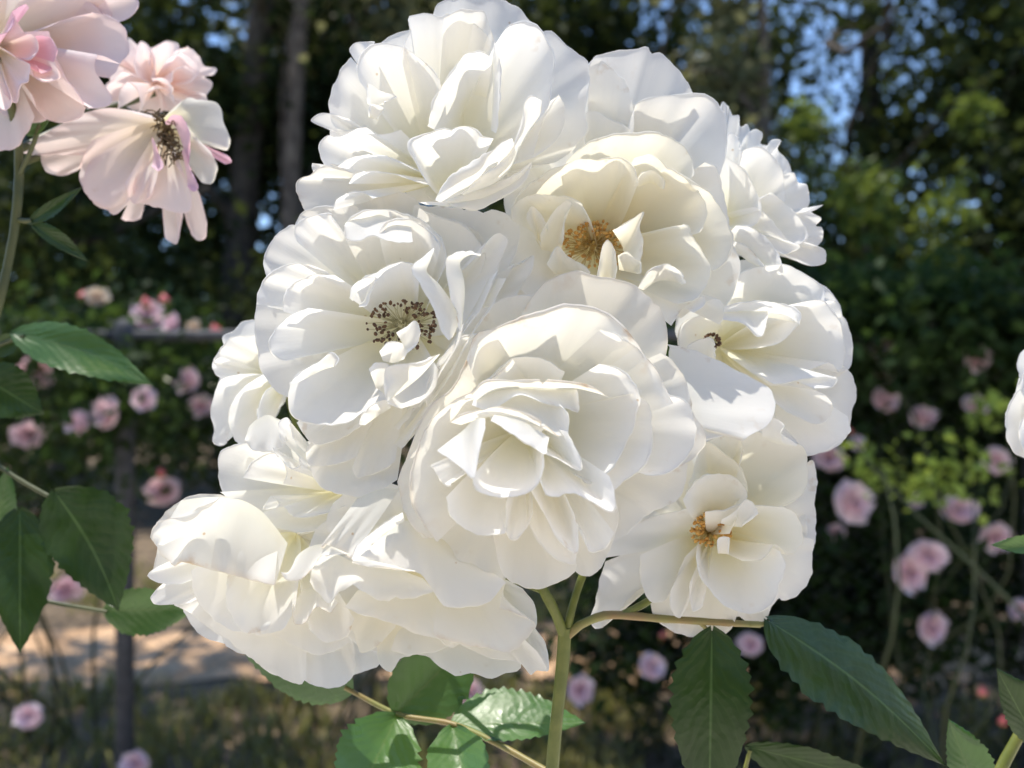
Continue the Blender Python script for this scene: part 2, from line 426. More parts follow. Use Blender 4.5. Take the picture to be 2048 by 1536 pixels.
def clumps(rs, blobs, n, clump_r, per=40):
    """points gathered in clumps inside ellipsoids (cx,cy,cz,rx,ry,rz,weight)"""
    wts = np.array([b[6] for b in blobs], dtype=float); wts /= wts.sum()
    out = []
    for b, k in zip(blobs, (wts * n).astype(int)):
        nc = max(1, k // per)
        c = rs.normal(size=(nc, 3)); c /= np.linalg.norm(c, axis=1)[:, None]
        c *= (rs.rand(nc) ** 0.45)[:, None]
        c = c * np.array(b[3:6]) + np.array(b[:3])
        p = np.repeat(c, per, 0) + rs.normal(size=(nc * per, 3)) * clump_r * rs.uniform(0.5, 1.4, nc).repeat(per)[:, None]
        out.append(p)
    return np.vstack(out)

def limb_path(p0, p1, rs, bend=0.12, n=9):
    p0, p1 = np.array(p0, float), np.array(p1, float)
    t = np.linspace(0, 1, n)[:, None]
    L_ = np.linalg.norm(p1 - p0)
    k = rs.normal(size=3) * bend * L_; k2 = rs.normal(size=3) * bend * .5 * L_
    return p0 + (p1 - p0) * t + np.sin(t * math.pi) * k + np.sin(t * 2 * math.pi) * k2

def tree(label, x, y, h, r, blobs, n, size, m, bark, seed, name='tree', lean=(0, 0), clump=0.34, group='trees behind the rose garden', limbs=7):
    rs = np.random.RandomState(seed)
    root = empty(name, (x, y, 0))
    tag(root, label, 'tree', group)
    path = limb_path((x, y, -0.1), (x + lean[0], y + lean[1], h), rs, 0.03, 14)
    tt = np.linspace(1, 0.25, 14)
    parts = [tube(path, r * tt * (1 + 0.5 * np.exp(-np.linspace(0, 14, 14))), 10)]
    for k in range(limbs):
        b = blobs[k % len(blobs)]
        i = rs.randint(4, 12)
        tgt = np.array(b[:3]) + rs.normal(size=3) * np.array(b[3:6]) * .45
        parts.append(tube(limb_path(path[i], tgt, rs, 0.12, 8), np.linspace(r * tt[i] * .5, r * .06, 8), 6))
    v, f = join(parts)
    mesh_obj('trunk', v, f, bark, root)
    P = clumps(rs, blobs, int(n * 1.6), clump * .9, 150)
    v, f = leaf_cards(P, size * 1.25, rs)
    mesh_obj('crown', v, f, m, root, smooth=False)
    return root

def px(x, Y): return (x - 1024) / F * Y
def pz(y, Y): return CAM[2] - (y - 768) / F * Y

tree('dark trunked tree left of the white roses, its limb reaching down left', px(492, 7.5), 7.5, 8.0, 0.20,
     [(-3.2, 8, 4.6, 2.0, 1.6, 1.5, 1.3), (-2.2, 8.2, 3.4, 1.5, 1.2, 1.1, 1.0), (-4.2, 7.8, 2.30, 1.4, 1.2, 1.2, 1.0), (-3, 8, 7, 2.4, 1.8, 1.2, .25), (-1.2, 4.6, 6.1, 1.4, 0.6, 0.5, .4), (-2.6, 3.5, 5.9, 1.3, 0.45, 0.4, .22)], 11500, 0.12, M['treeleaf'], M['bark'], 21, lean=(0.15, 0.3))  # final blobs: unseen boughs, added to dapple the path with shade
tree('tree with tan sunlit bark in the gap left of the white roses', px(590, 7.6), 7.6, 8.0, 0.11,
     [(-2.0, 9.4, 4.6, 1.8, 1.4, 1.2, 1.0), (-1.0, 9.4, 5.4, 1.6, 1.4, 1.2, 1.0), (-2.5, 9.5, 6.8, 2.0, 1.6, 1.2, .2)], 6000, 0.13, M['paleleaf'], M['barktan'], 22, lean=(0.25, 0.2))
tree('slim grey tree at far left behind the wilted pink rose', px(130, 9.5), 9.5, 8.5, 0.15,
     [(-5.6, 9.8, 3.0, 1.5, 1.3, 1.4, 1.0), (-5.0, 9.8, 5.0, 1.8, 1.5, 1.6, 1.2), (-5.5, 9.8, 1.6, 1.5, 1.0, 0.9, .8)], 6500, 0.12, M['treeleaf'], M['bark'], 23)
tree('pale beige green tree with sunlit leaf colour top right of the topmost white rose', px(1460, 7), 7.0, 6.0, 0.09,
     [(1.9, 7, 3.6, 0.30, 0.35, 0.9, 1.2), (1.97, 7, 2.5, 0.30, 0.3, 0.55, .9), (1.82, 7, 4.9, 0.4, 0.4, 0.7, .8)], 2300, 0.10, M['paleleaf'], M['barktan'], 24, clump=0.16)
tree('dark tree right of the white roses with blue sky between its leaves', px(1770, 8.2), 8.2, 8.5, 0.17,
     [(3.6, 8.4, 4.4, 1.9, 1.3, 1.0, 1.1), (5.2, 8.3, 4.0, 1.3, 1.2, 1.4, .9), (4.4, 8.4, 2.4, 2.1, 1.2, 1.1, 1.5), (3.8, 8.4, 6.6, 2.2, 1.6, 1.3, .25), (0.5, 2.9, 5.9, 1.3, 0.7, 0.5, .9), (1.5, 3.3, 6.2, 1.3, 0.8, .5, .8)], 11500, 0.105, M['treeleaf'], M['bark'], 25, lean=(-0.1, 0.2))  # final blobs: unseen boughs, added to keep the right bushes in shade
tree('dense dark tree at the far right edge of the garden', px(2060, 7.2), 7.2, 7.0, 0.15,
     [(4.9, 7.2, 2.30, 1.0, 1.0, 1.8, 1.2), (4.9, 7.3, 4.6, 1.0, 1.0, 1.2, .8), (5.4, 7.2, 1.4, 1.0, .8, 1.2, .6)], 6500, 0.10, M['treeleaf'], M['bark'], 26)
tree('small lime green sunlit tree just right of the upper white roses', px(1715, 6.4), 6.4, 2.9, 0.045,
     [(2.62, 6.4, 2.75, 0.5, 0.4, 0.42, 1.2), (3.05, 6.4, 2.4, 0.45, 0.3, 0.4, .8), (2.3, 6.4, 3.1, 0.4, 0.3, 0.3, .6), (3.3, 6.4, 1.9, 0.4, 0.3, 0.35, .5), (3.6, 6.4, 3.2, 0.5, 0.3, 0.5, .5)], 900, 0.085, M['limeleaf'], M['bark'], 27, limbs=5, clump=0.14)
tree('dark tree straight behind the white rose cluster', px(1180, 9.5), 9.5, 9.0, 0.20,
     [(0.6, 9.6, 4.8, 2.0, 1.4, 1.4, 1.2), (0.8, 9.7, 3.0, 2.2, 1.3, 1.2, 1.0), (0.8, 9.6, 6.8, 2.2, 1.6, 1.3, .25)], 8000, 0.12, M['treeleaf'], M['bark'], 28)
# far wood and undergrowth that read as one mass
rs_ = np.random.RandomState(41)
fb = [(x, 17 + rs_.uniform(-1, 2), z, 2.2, 1.3, 1.5, 1.0) for x in np.arange(-30, 30, 2.2) for z in (1.2, 3.2)]
fb += [(x, 18 + rs_.uniform(-1, 2), rs_.uniform(5.2, 7.5), 1.9, 1.3, 1.3, 0.7) for x in np.arange(-30, 30, 2.6)]
for k in range(60):      # unseen trees behind the viewer, added to cut the sky light
    a_ = math.radians(rs_.uniform(195, 345))
    fb.append((8*math.cos(a_), 8*math.sin(a_), rs_.uniform(0.8, 3.2), 1.6, 1.6, 1.0, 0.9))
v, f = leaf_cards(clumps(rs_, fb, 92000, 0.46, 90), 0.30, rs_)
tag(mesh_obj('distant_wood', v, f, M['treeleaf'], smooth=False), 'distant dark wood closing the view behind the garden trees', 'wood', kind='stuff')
ub = [(x, 6.4 + rs_.uniform(-.5, .8), 0.65, 0.9, 0.6, 0.75, 1.0) for x in np.arange(-5.4, 5.5, 0.9)]
ub += [(x, 6.6, 1.7, 0.7, 0.5, 0.6, .7) for x in np.arange(-5.4, -1.0, 0.9)]
ub += [(x, 6.8, 1.0, 1.1, 0.7, 1.1, 1.0) for x in list(np.arange(-12, -5.4, 1.1)) + list(np.arange(5.6, 12, 1.1))]
ub += [(x, 5.2, 0.8, 0.5, 0.35, 0.75, 1.0) for x in np.arange(0.4, 4.6, 0.6)]
ub += [(x, 7.0, 1.9, 0.8, 0.5, 0.8, .9) for x in np.arange(-1.0, 6, 0.9)]
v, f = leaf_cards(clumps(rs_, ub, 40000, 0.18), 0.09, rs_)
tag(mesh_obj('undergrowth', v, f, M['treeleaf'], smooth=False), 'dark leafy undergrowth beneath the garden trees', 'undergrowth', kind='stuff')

# ---------------------------------------------------------------- chain link fence
FY = 2.15
fz = pz(671, FY)
fence = empty('chain_link_fence', (px(250, FY), FY, 0))
tag(fence, 'grey chain link fence with round post and top rail behind the roses', 'fence')
v, f = tube(np.stack([np.linspace(-3.2, 3.2, 40), np.full(40, FY), np.full(40, fz)], 1), 0.015, 12)
mesh_obj('top_rail', v, f, M['galv'], fence)
for x in (px(250, FY), px(250, FY) + 2.44):
    zz = np.linspace(-0.05, fz - 0.002, 12)
    v, f = tube(np.stack([np.full(12, x), np.full(12, FY + 0.0), zz], 1), 0.024, 14)
    p = mesh_obj('post', v, f, M['galv'], fence)
    cp = np.array([(x, FY, fz - 0.02), (x, FY, fz + 0.024), (x, FY, fz + 0.040), (x, FY, fz + 0.046)])
    v, f = tube(cp, [0.027, 0.027, 0.018, 0.002], 14)
    mesh_obj('post_cap', v, f, M['galv'], p)
# woven wire: zigzag strands
parts = []
pitch, ph = 0.055, 0.055
xs = np.arange(-3.0, 3.0, pitch)
nz = int((fz - 0.06) / (ph / 2))
for i, x in enumerate(xs):
    k = np.arange(nz)
    pth = np.stack([x + np.where(k % 2 == 0, 0, pitch), FY - 0.024 + np.where(k % 2 == 0, 0.0015, -0.0015), 0.04 + k * ph / 2], 1)
    parts.append(tube(pth, 0.0015, 3))
v, f = join(parts)
tag(mesh_obj('wire_mesh', v, f, M['wire'], fence), kind='stuff')

# ---------------------------------------------------------------- rose bushes along the fence
def bush(label, x, y, blobs, n, size, seed, canes=14, m='bushleaf', dens=1.0, spread=.055):
    rs = np.random.RandomState(seed)
    root = empty('rose_bush', (x, y, 0))
    tag(root, label, 'rose bush', 'rose bushes along the fence')
    parts = []
    for k in range(canes):
        b = blobs[k % len(blobs)]
        p0 = np.array([x + rs.normal(0, .10), y + rs.normal(0, .05), -0.02])
        tgt = np.array(b[:3]) + rs.normal(size=3) * np.array(b[3:6]) * .5
        parts.append(tube(limb_path(p0, tgt, rs, 0.10, 9), np.linspace(0.006, 0.0025, 9), 5))
    v, f = join(parts)
    mesh_obj('canes', v, f, M['cane'], root)
    v, f = leaf_cards(clumps(rs, blobs, int(n * dens), spread, 16), size, rs, up=0.9)
    mesh_obj('foliage', v, f, M[m], root, smooth=False)
    return root
bush('rose bush hanging over the fence rail at far left', -1.35, 2.42,
     [(-1.50, 2.42, 1.08, .22, .10, .20, 1.0), (-1.15, 2.42, 1.10, .22, .10, .20, 1.0), (-0.92, 2.4, 1.02, .20, .10, .16, .8), (-1.12, 2.36, 1.28, .26, .07, .05, .45), (-1.3, 2.45, 0.86, .30, .1, .14, .6), (-1.02, 2.06, 1.06, .16, .05, .16, .7), (-1.25, 2.08, 1.2, .2, .05, .08, .5)], 4000, 0.042, 51, canes=8)
bush('rose bush behind the white cluster beside the post', -0.55, 2.5,
     [(-0.5, 2.5, 0.95, .25, .12, .30, 1.0), (-0.1, 2.5, 0.95, .25, .12, .30, 1.0)], 1500, 0.042, 52)
bush('dark rose bush low behind the main green stem', 0.42, 2.32,
     [(0.35, 2.32, 0.45, .24, .16, .30, 1.0), (0.5, 2.30, 0.95, .28, .16, .32, 1.0), (0.7, 2.32, 0.40, .28, .16, .28, 1)], 3000, 0.045, 53, dens=2.2)
bush('dark rose bush right of the white cluster dotted with pink blooms', 1.0, 2.32,
     [(1.0, 2.32, 1.05, .30, .18, .30, 1.2), (1.05, 2.30, 0.55, .32, .18, .36, 1.2), (0.85, 2.12, 1.26, .30, .10, .12, .8)], 4000, 0.045, 54, dens=2.2)
bush('dark rose bush filling the right edge behind the leaf tips', 1.6, 2.32,
     [(1.55, 2.30, 1.05, .32, .18, .30, 1.2), (1.6, 2.32, 0.55, .32, .18, .36, 1.2), (1.35, 2.12, 1.26, .35, .10, .12, 1.0)], 4000, 0.045, 55, dens=2.2)
bush('taller dark shrub rose behind the bushes at right', 1.35, 3.3,
     [(1.0, 3.3, 1.1, .5, .2, .5, 1.2), (1.7, 3.3, 1.15, .5, .2, .5, 1.2), (1.4, 3.3, 0.5, .7, .2, .4, 1.0)], 9000, 0.055, 56, canes=20)

bush('bright lime green rose shoots, sunlight in their colour, in the dark bush at right', px(1850, 1.86), 1.86,
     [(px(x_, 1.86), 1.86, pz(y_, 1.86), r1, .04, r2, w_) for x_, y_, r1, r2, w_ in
      ((1715, 885, .04, .04, .7), (1760, 925, .05, .04, 1), (1840, 955, .07, .045, 1.3), (1915, 965, .05, .03, .9), (2000, 820, .05, .07, 1.2), (1880, 900, .04, .03, .4), (1990, 940, .05, .02, .4))], 260, 0.034, 57, canes=5, m='sunshootleaf', spread=.03)

# blooms in the bushes: a loose rosette of cupped petals, three variants
def rosette(seed, m, full=True):
    rs = np.random.RandomState(seed)
    V, Fs, UV, off = [], [], [], 0
    nu, nv = 7, 5
    rings = [(9, 0.043, 0.12), (8, 0.036, 0.5), (7, 0.027, 0.85), (5, 0.017, 1.15)]
    for n, rad, lift in rings:
        for k in range(n):
            a = 2 * math.pi * (k + rs.uniform(-.25, .25)) / n + rad * 40
            u = np.linspace(-1, 1, nu); vv = np.linspace(0, 1, nv)
            U, W_ = np.meshgrid(u, vv)
            rr = rad * rs.uniform(.85, 1.15)
            wid = rr * 0.62 * W_ ** .6
            rad_ = rr * W_ * np.cos(lift * W_) * (1 - .12 * U ** 2)
            hgt = rr * W_ * np.sin(lift * (0.5 + .7 * W_)) + 0.004 * rs.normal() * W_ + .18 * rr * U ** 2 * W_
            x = rad_; yv = U * wid
            ca, sa = math.cos(a), math.sin(a)
            P = np.stack([(x * ca - yv * sa).ravel(), (x * sa + yv * ca).ravel(), hgt.ravel()], 1)
            P += rs.normal(size=P.shape) * 0.0012
            V.append(P); Fs.append(grid_faces(nu, nv) + off); off += len(P)
            UV.append(np.stack([U.ravel() * .5 + .5, W_.ravel()], 1))
    # green calyx cup under the bloom
    th = np.arange(8) * math.pi / 4
    ring = lambda r_, z_: np.stack([r_ * np.cos(th), r_ * np.sin(th), np.full(8, z_)], 1)
    V.append(np.vstack([ring(.010, .004), ring(.008, -.008), ring(.003, -.014)])); cf = []
    for q in range(2):
        for s in range(8): cf.append((off + q*8 + s, off + q*8 + (s+1) % 8, off + (q+1)*8 + (s+1) % 8, off + (q+1)*8 + s))
    npet = sum(len(x) for x in Fs)
    Fs.append(np.array(cf)); UV.append(np.zeros((24, 2)))
    o = mesh_obj('hedge_rose', np.vstack(V), np.vstack(Fs), [m, M['stem']], uv=np.vstack(UV), matidx=[0]*npet + [1]*len(cf))
    me = o.data
    bpy.data.objects.remove(o)
    return me
ros = [rosette(61, M['bgpink']), rosette(62, M['bgpink']), rosette(63, M['bgpink'])]
ros_c = rosette(64, M['bgcream'])

def bud_mesh():
    prof = [(0, .0), (.006, .002), (.0095, .009), (.009, .016), (.006, .023), (.002, .028), (0.0003, .030)]
    V = []
    for r_, z_ in prof:
        for s in range(8):
            a = s * math.pi / 4 + z_ * 40
            V.append((r_ * math.cos(a) * (1 + .12 * (s % 2)), r_ * math.sin(a) * (1 + .12 * (s % 2)), z_))
    Fc = [(k*8 + s, k*8 + (s+1) % 8, (k+1)*8 + (s+1) % 8, (k+1)*8 + s) for k in range(len(prof)-1) for s in range(8)]
    mi = [1 if k < 2 else 0 for k in range(len(prof)-1) for s in range(8)]
    o = mesh_obj('rosebud', np.array(V), np.array(Fc), [M['bud'], M['stem']], matidx=mi)
    me = o.data; bpy.data.objects.remove(o)
    return me
budm = bud_mesh()

from mathutils import Vector
def bloom(x, y, rpx, Y, label, me=None, name='pink_rose', group='pink roses blooming in the bushes', tilt=None):
    rs = np.random.RandomState(int(x * 7 + y))
    o = bpy.data.objects.new(name, me or ros[rs.randint(3)])
    col.objects.link(o)
    o.location = at(x, y, Y)
    d = Vector(tilt or (rs.uniform(-.5, .5), -1, rs.uniform(0.0, .7))).normalized()
    o.rotation_euler = d.to_track_quat('Z', 'Y').to_euler()
    s = .88 * rpx / F * Y / 0.043
    o.scale = (s * rs.uniform(.85, 1.15), s * rs.uniform(.8, 1.1), s * rs.uniform(.8, 1.3))
    tag(o, label, 'rose', group)
def bud(x, y, rpx, Y, label):
    rs = np.random.RandomState(int(x * 3 + y))
    o = bpy.data.objects.new('rosebud', budm); col.objects.link(o)
    o.location = at(x, y + rpx, Y); s = rpx / F * Y / 0.014
    o.scale = (s, s, s); o.rotation_euler = (rs.uniform(-.4, .4), rs.uniform(-.5, .5), rs.uniform(0, 6))
    tag(o, label, 'rosebud', 'red buds in the bushes')

YR = 2.10
bloom(1836, 656, 31, YR, 'topmost pink rose in the dark bush right of the cluster')
bloom(1760, 696, 28, YR, 'pale pink rose just below left of the topmost pink rose in the right bush')
bloom(1950, 716, 32, YR, 'pink rose near the right white edge rose, right of two upper pink blooms')
bloom(1762, 752, 22, YR + .06, 'shaded small pink rose tucked between two pink roses right of the cluster')
bloom(1766, 800, 31, YR, 'round pink rose level with the sunlit bush leaves, right of the cluster')
bloom(1948, 812, 27, YR, 'pink rose beside bright green leaves near the right edge rose')
bloom(1842, 836, 30, YR + .03, 'shaded pink rose between two others above the bright leaf band')
bloom(1992, 921, 32, YR, 'pink rose just left below the white rose at the right edge')
bloom(1660, 915, 34, YR + .04, 'shaded mauve pink rose peeking out beside the right white rose')
bloom(1712, 888, 19, YR - .05, 'small bright pink rose touching the bright leaf band')
bloom(1704, 1004, 46, YR - .1, 'large bright pink rose right of the orange stamened white rose', tilt=(.2, -1, .3))
bloom(1914, 1020, 37, YR - .05, 'pink rose hanging under the bright leaf band at right')
bloom(1818, 1145, 40, YR - .12, 'lower left bloom of the large pale pink double clump at right')
bloom(1856, 1110, 38, YR - .14, 'upper right bloom of the large pale pink double clump at right')
bloom(1992, 1074, 30, YR, 'pink rose behind the slender leaf tip at the right edge')
bloom(1862, 1254, 33, YR - .05, 'pale mauve rose above the long green leaf at lower right')
bloom(2044, 1222, 24, YR, 'pink rose cut by the right edge of the view')
bloom(1502, 1288, 26, YR, 'mauve pink rose just right of the hanging dark leaf')
bloom(1302, 1332, 32, YR, 'pale lilac rose between the main stem and the hanging dark leaf')
bloom(1160, 1380, 29, YR, 'pale lilac rose right beside the main green stem')
bloom(1672, 1065, 22, YR + .08, 'dim pink rose in shade below the large bright pink rose')
bloom(1832, 1002, 15, YR, 'tiny dusky pink rose under the bright leaf band')
YL = 2.28
bloom(74, 742, 36, YL, 'large pink rose under the broad leaf at far left')
bloom(160, 845, 32, 1.98, 'brightest pale pink rose below the fence rail at left')
bloom(218, 825, 36, 2.0, 'deeper pink rose touching the brightest pale pink one at left')
bloom(288, 800, 27, 1.98, 'small pink rose right of the touching pair at left')
bloom(56, 868, 29, YL, 'mauve pink rose low at the left edge')
bloom(378, 764, 27, YL, 'pink rose next to the white cluster below the fence rail')
bloom(402, 812, 27, YL + .02, 'dusky pink rose tucked beneath another beside the white cluster')
bloom(330, 982, 37, YL - .1, 'pink rose beside the lower left white rose, red bud on top')
bloom(134, 1178, 34, YL - .1, 'pink rose above the tan path left of the broad dark leaf')
bloom(298, 632, 33, YL - .06, 'pale pink rose standing above the fence rail')
bloom(194, 596, 22, YL - .06, 'cream rose above the fence rail at left', ros_c)
bloom(345, 650, 22, YL - .08, 'small pale pink rose sitting on the fence rail')
bloom(390, 660, 22, YL - .08, 'cream pink rose sitting on the rail near the white cluster', ros_c)
bloom(60, 1432, 30, 2.0, 'mauve rose low over the grass at lower left')
bloom(272, 1526, 30, 2.0, 'lilac rose at the bottom edge by the fence post')
bloom(932, 1388, 36, 2.2, 'mauve pink rose behind the leaflets under the cluster')
bud(163, 592, 13, YL - .06, 'red bud touching the cream rose above the rail')
bud(292, 606, 12, YL - .08, 'red bud on top of the pale pink rose above the rail')
bud(331, 600, 13, YL - .06, 'dark red bud right of the pale pink rose above the rail')
bud(437, 664, 16, YL - .06, 'coral pink bud on the rail against the white cluster')
bud(325, 946, 11, YL - .12, 'red bud above the pink rose beside the lower left white rose')
bud(1906, 596, 10, YR, 'red bud above the topmost pink roses at right')
bud(1990, 594, 11, YR, 'red bud highest at the right edge')
bud(1966, 1386, 12, YR - .2, 'red bud right of the long green leaf')
bud(2000, 1440, 12, YR - .2, 'red bud beside the green cane at lower right')
bud(1702, 862, 9, YR, 'small orange red bud at the edge of the right white rose')
bud(1322, 1270, 8, YR, 'small red bud under the pedicel at right')

# ================================================================ FLOWERS IN FRONT
def parse(s, view):
    ox, oy, k = view
    out = []
    for t in s.split():
        q = t.split(',')
        out.append((ox + float(q[0]) / k, oy + float(q[1]) / k, float(q[2]) if len(q) > 2 else 0.0))
    return np.array(out)

def w3(P, D):
    """(px, py, mm towards the camera) -> world"""
    Y = D0 - (D + P[..., 2]) / 1000.0
    return np.stack([(P[..., 0] - 1024) / F * Y, Y, CAM[2] - (P[..., 1] - 768) / F * Y], -1)

def petal_grid(rim, base, root, c, a, ruff, lip, rs, nu=38, nv=15):
    """rim: traced margin (px,py,mm); base: one point; root: second traced curve instead of the base"""
    Rm = resample(rim, nu)
    u = np.linspace(0, 1, nu); s2 = 2 * u - 1
    v = np.linspace(0, 1, nv)[:, None]
    # margin: gentle waves, fine frills
    lenpx = np.linalg.norm(np.diff(Rm[:, :2], axis=0), axis=1).sum()
    fr = max(1.0, lenpx / 190.0)
    wave = ruff * (np.sin(2*math.pi*(fr*u + rs.rand())) + .5*np.sin(2*math.pi*(2.3*fr*u + rs.rand())))
    frill = 1.6 * np.sin(2*math.pi*(3.1*fr*u + rs.rand())) + 1.1 * np.sin(2*math.pi*(6.7*fr*u + rs.rand()))
    frill *= rs.uniform(.3, 1.0)
    amp = np.clip(lenpx / 380.0, .15, 1.0)
    fr = max(.6, fr * .7)
    nz = rs.normal(size=nu); frill = frill * .75 + 1.2 * (nz + np.roll(nz, 1)) * rs.uniform(.3, 1)
    for q_ in range(rs.randint(0, 3)):                      # a nick or two
        frill -= amp * rs.uniform(3, 8) * np.exp(-((u - rs.uniform(.1, .9)) * lenpx / 7.0) ** 2)
    if root is None:
        mid = Rm[nu // 2]
        ctl = np.array([base[0] + .52*(mid[0]-base[0]), base[1] + .52*(mid[1]-base[1]), base[2] + c*(mid[2]-base[2])])
        C = (1-v)**2 * base + 2*v*(1-v) * ctl + v**2 * mid
        wv = v ** 0.72
        G = C[:, None, :] + (Rm - mid)[None] * wv[:, :, None]
        G[:, :, 2] = C[:, None, 2] + (Rm[:, 2] - mid[2])[None] * (v ** 1.5)
    else:
        Rt = resample(root, nu)
        ctl = (Rt + Rm) / 2; ctl[:, 2] = Rt[:, 2] + c*(Rm[:, 2]-Rt[:, 2])
        v3 = v[:, :, None]
        G = (1-v3)**2 * Rt + 2*v3*(1-v3) * ctl + v3**2 * Rm
    G[:, :, 2] += (a * s2**2)[None] * v + wave[None] * v**3
    # buckles across the blade
    bk = rs.uniform(-1, 1, 4)
    G[:, :, 2] += .55 * bk[0] * np.sin(math.pi*(1.5*s2[None] + bk[1])) * np.sin(math.pi * v) + .4*bk[2]*np.sin(math.pi*(3*s2[None] + 2*v + bk[3]))*v*v
    for q_ in range(4):                                     # fine pleats that run out to the margin
        fq = rs.uniform(.8, 2.6) * fr * 2
        G[:, :, 2] += ruff * rs.uniform(.02, .11) * np.sin(2*math.pi*(fq*u[None] + rs.rand() + .15*np.sin(3*v))) * v**rs.uniform(1.2, 3)
    d = G[-1, :, :2] - G[-3, :, :2]
    d /= np.linalg.norm(d, axis=1)[:, None] + 1e-6
    frill *= amp
    G[-1, :, :2] += d * frill[:, None]
    G[-2, :, :2] += d * frill[:, None] * .6
    return G, u

def make_petal(parent, G, u, D, lip, m, rs, name='petal', v0=0.0):
    W_ = w3(G, D)
    nv, nu = W_.shape[:2]
    rows = [W_[k] for k in range(nv)]
    if lip:
        t = W_[-1] - W_[-3]; t /= np.linalg.norm(t, axis=1)[:, None] + 1e-9
        T = np.gradient(W_[-1], axis=0); T /= np.linalg.norm(T, axis=1)[:, None] + 1e-9
        n = np.cross(t, T)
        n *= np.sign(n[:, 1:2] + 1e-9) * (1 if lip > 0 else -1)
        r_ = .26 * abs(lip) / 1000 * (1 + .55*np.sin(2*math.pi*(1.3*u + rs.rand())) + .25*np.sin(2*math.pi*(3.3*u + rs.rand())))
        r_ *= np.clip(np.minimum(u, 1-u) * 7 + .15, 0, 1)
        for a in (28, 58, 92, 122):
            ar = math.radians(a)
            rows.append(W_[-1] + (r_[:, None]) * (math.sin(ar) * t + (1-math.cos(ar)) * n))
    nr = len(rows)
    V = np.vstack(rows)
    vv = np.r_[np.linspace(0, .93, nv), np.linspace(.95, 1, nr - nv)] if nr > nv else np.linspace(0, 1, nv)
    vv = v0 + (1 - v0) * vv
    uv = np.stack([np.tile(u, nr), np.repeat(vv, nu)], 1)
    return mesh_obj(name, V, grid_faces(nu, nr), m, parent, uv=uv)

def rose(label, view, base, D, petals, drop=20, span=20, m='white', seed=1, name='white_rose', group='white roses of the cluster', back=None, calyx=True, cat='rose', lip=0.9, ruff=.8):
    rs = np.random.RandomState(seed)
    ox, oy, k = view
    b = np.array([ox + base[0]/k, oy + base[1]/k, 0.0])
    org = w3(np.array([b[0], b[1], -drop - 8.0]), D)
    root = empty(name, org)
    tag(root, label, cat, group)
    N = len(petals)
    # petals behind, filling the bloom
    if back:
        cx, cy, rx, ry, n = back
        cx, cy, rx, ry = ox + cx/k, oy + cy/k, rx/k, ry/k
        for i in range(n):
            a0 = 2*math.pi*i/n + rs.uniform(-.2, .2)
            hw = math.pi / n * rs.uniform(1.2, 1.6)
            th = np.linspace(a0 - hw, a0 + hw, 7)
            q = rs.uniform(.9, 1.05) * (1 - .12*np.abs(np.linspace(-1, 1, 7))**3)
            rim = np.stack([cx + rx*q*np.cos(th), cy + ry*q*np.sin(th), np.full(7, -span/2 - 5.0 - (i % 2)*2.5)], 1)
            G, u = petal_grid(rim, np.array([b[0], b[1], -drop - 6.0]), None, .3, -2, .9, lip, rs, 20, 10)
            make_petal(root, G, u, D, lip, M[m], rs)
    for i, p in enumerate(petals):
        s, o = (p, {}) if isinstance(p, str) else p
        f = i / max(1, N-1)
        vw = o.get('view', view)
        dz = -span/2 + span*f + o.get('d', 0)
        rim = parse(s, vw); rim[:, 2] += dz
        rt = None
        if 'root' in o:
            rt = parse(o['root'], vw); rt[:, 2] += dz + o.get('rd', -7)
        bz = -drop + span*.30*f + o.get('bd', 0)
        bb = np.array([b[0], b[1], bz])
        if 'b' in o:
            q = parse(o['b'], vw)[0]; bb = np.array([q[0], q[1], bz + q[2]])
        G, u = petal_grid(rim, bb, rt, o.get('c', .25), o.get('a', 1.0), o.get('ruff', ruff), 0, rs)
        make_petal(root, G, u, D, o.get('lip', lip), M[o.get('m', m)], rs, v0=.4 if rt is not None else 0)
    if calyx:
        # hip and sepals behind the bloom
        P0 = w3(np.array([b[0], b[1], -drop - 8.0]), D); 
        ax = np.array([0, 1.0, -.35]); ax /= np.linalg.norm(ax)
        path = [P0 + ax * t for t in (0, .002, .005, .009, .013)]
        v, f = tube(path, [.002, .0042, .0046, .0036, .0018], 10)
        mesh_obj('calyx', v, f, M['stem'], root)
    return root

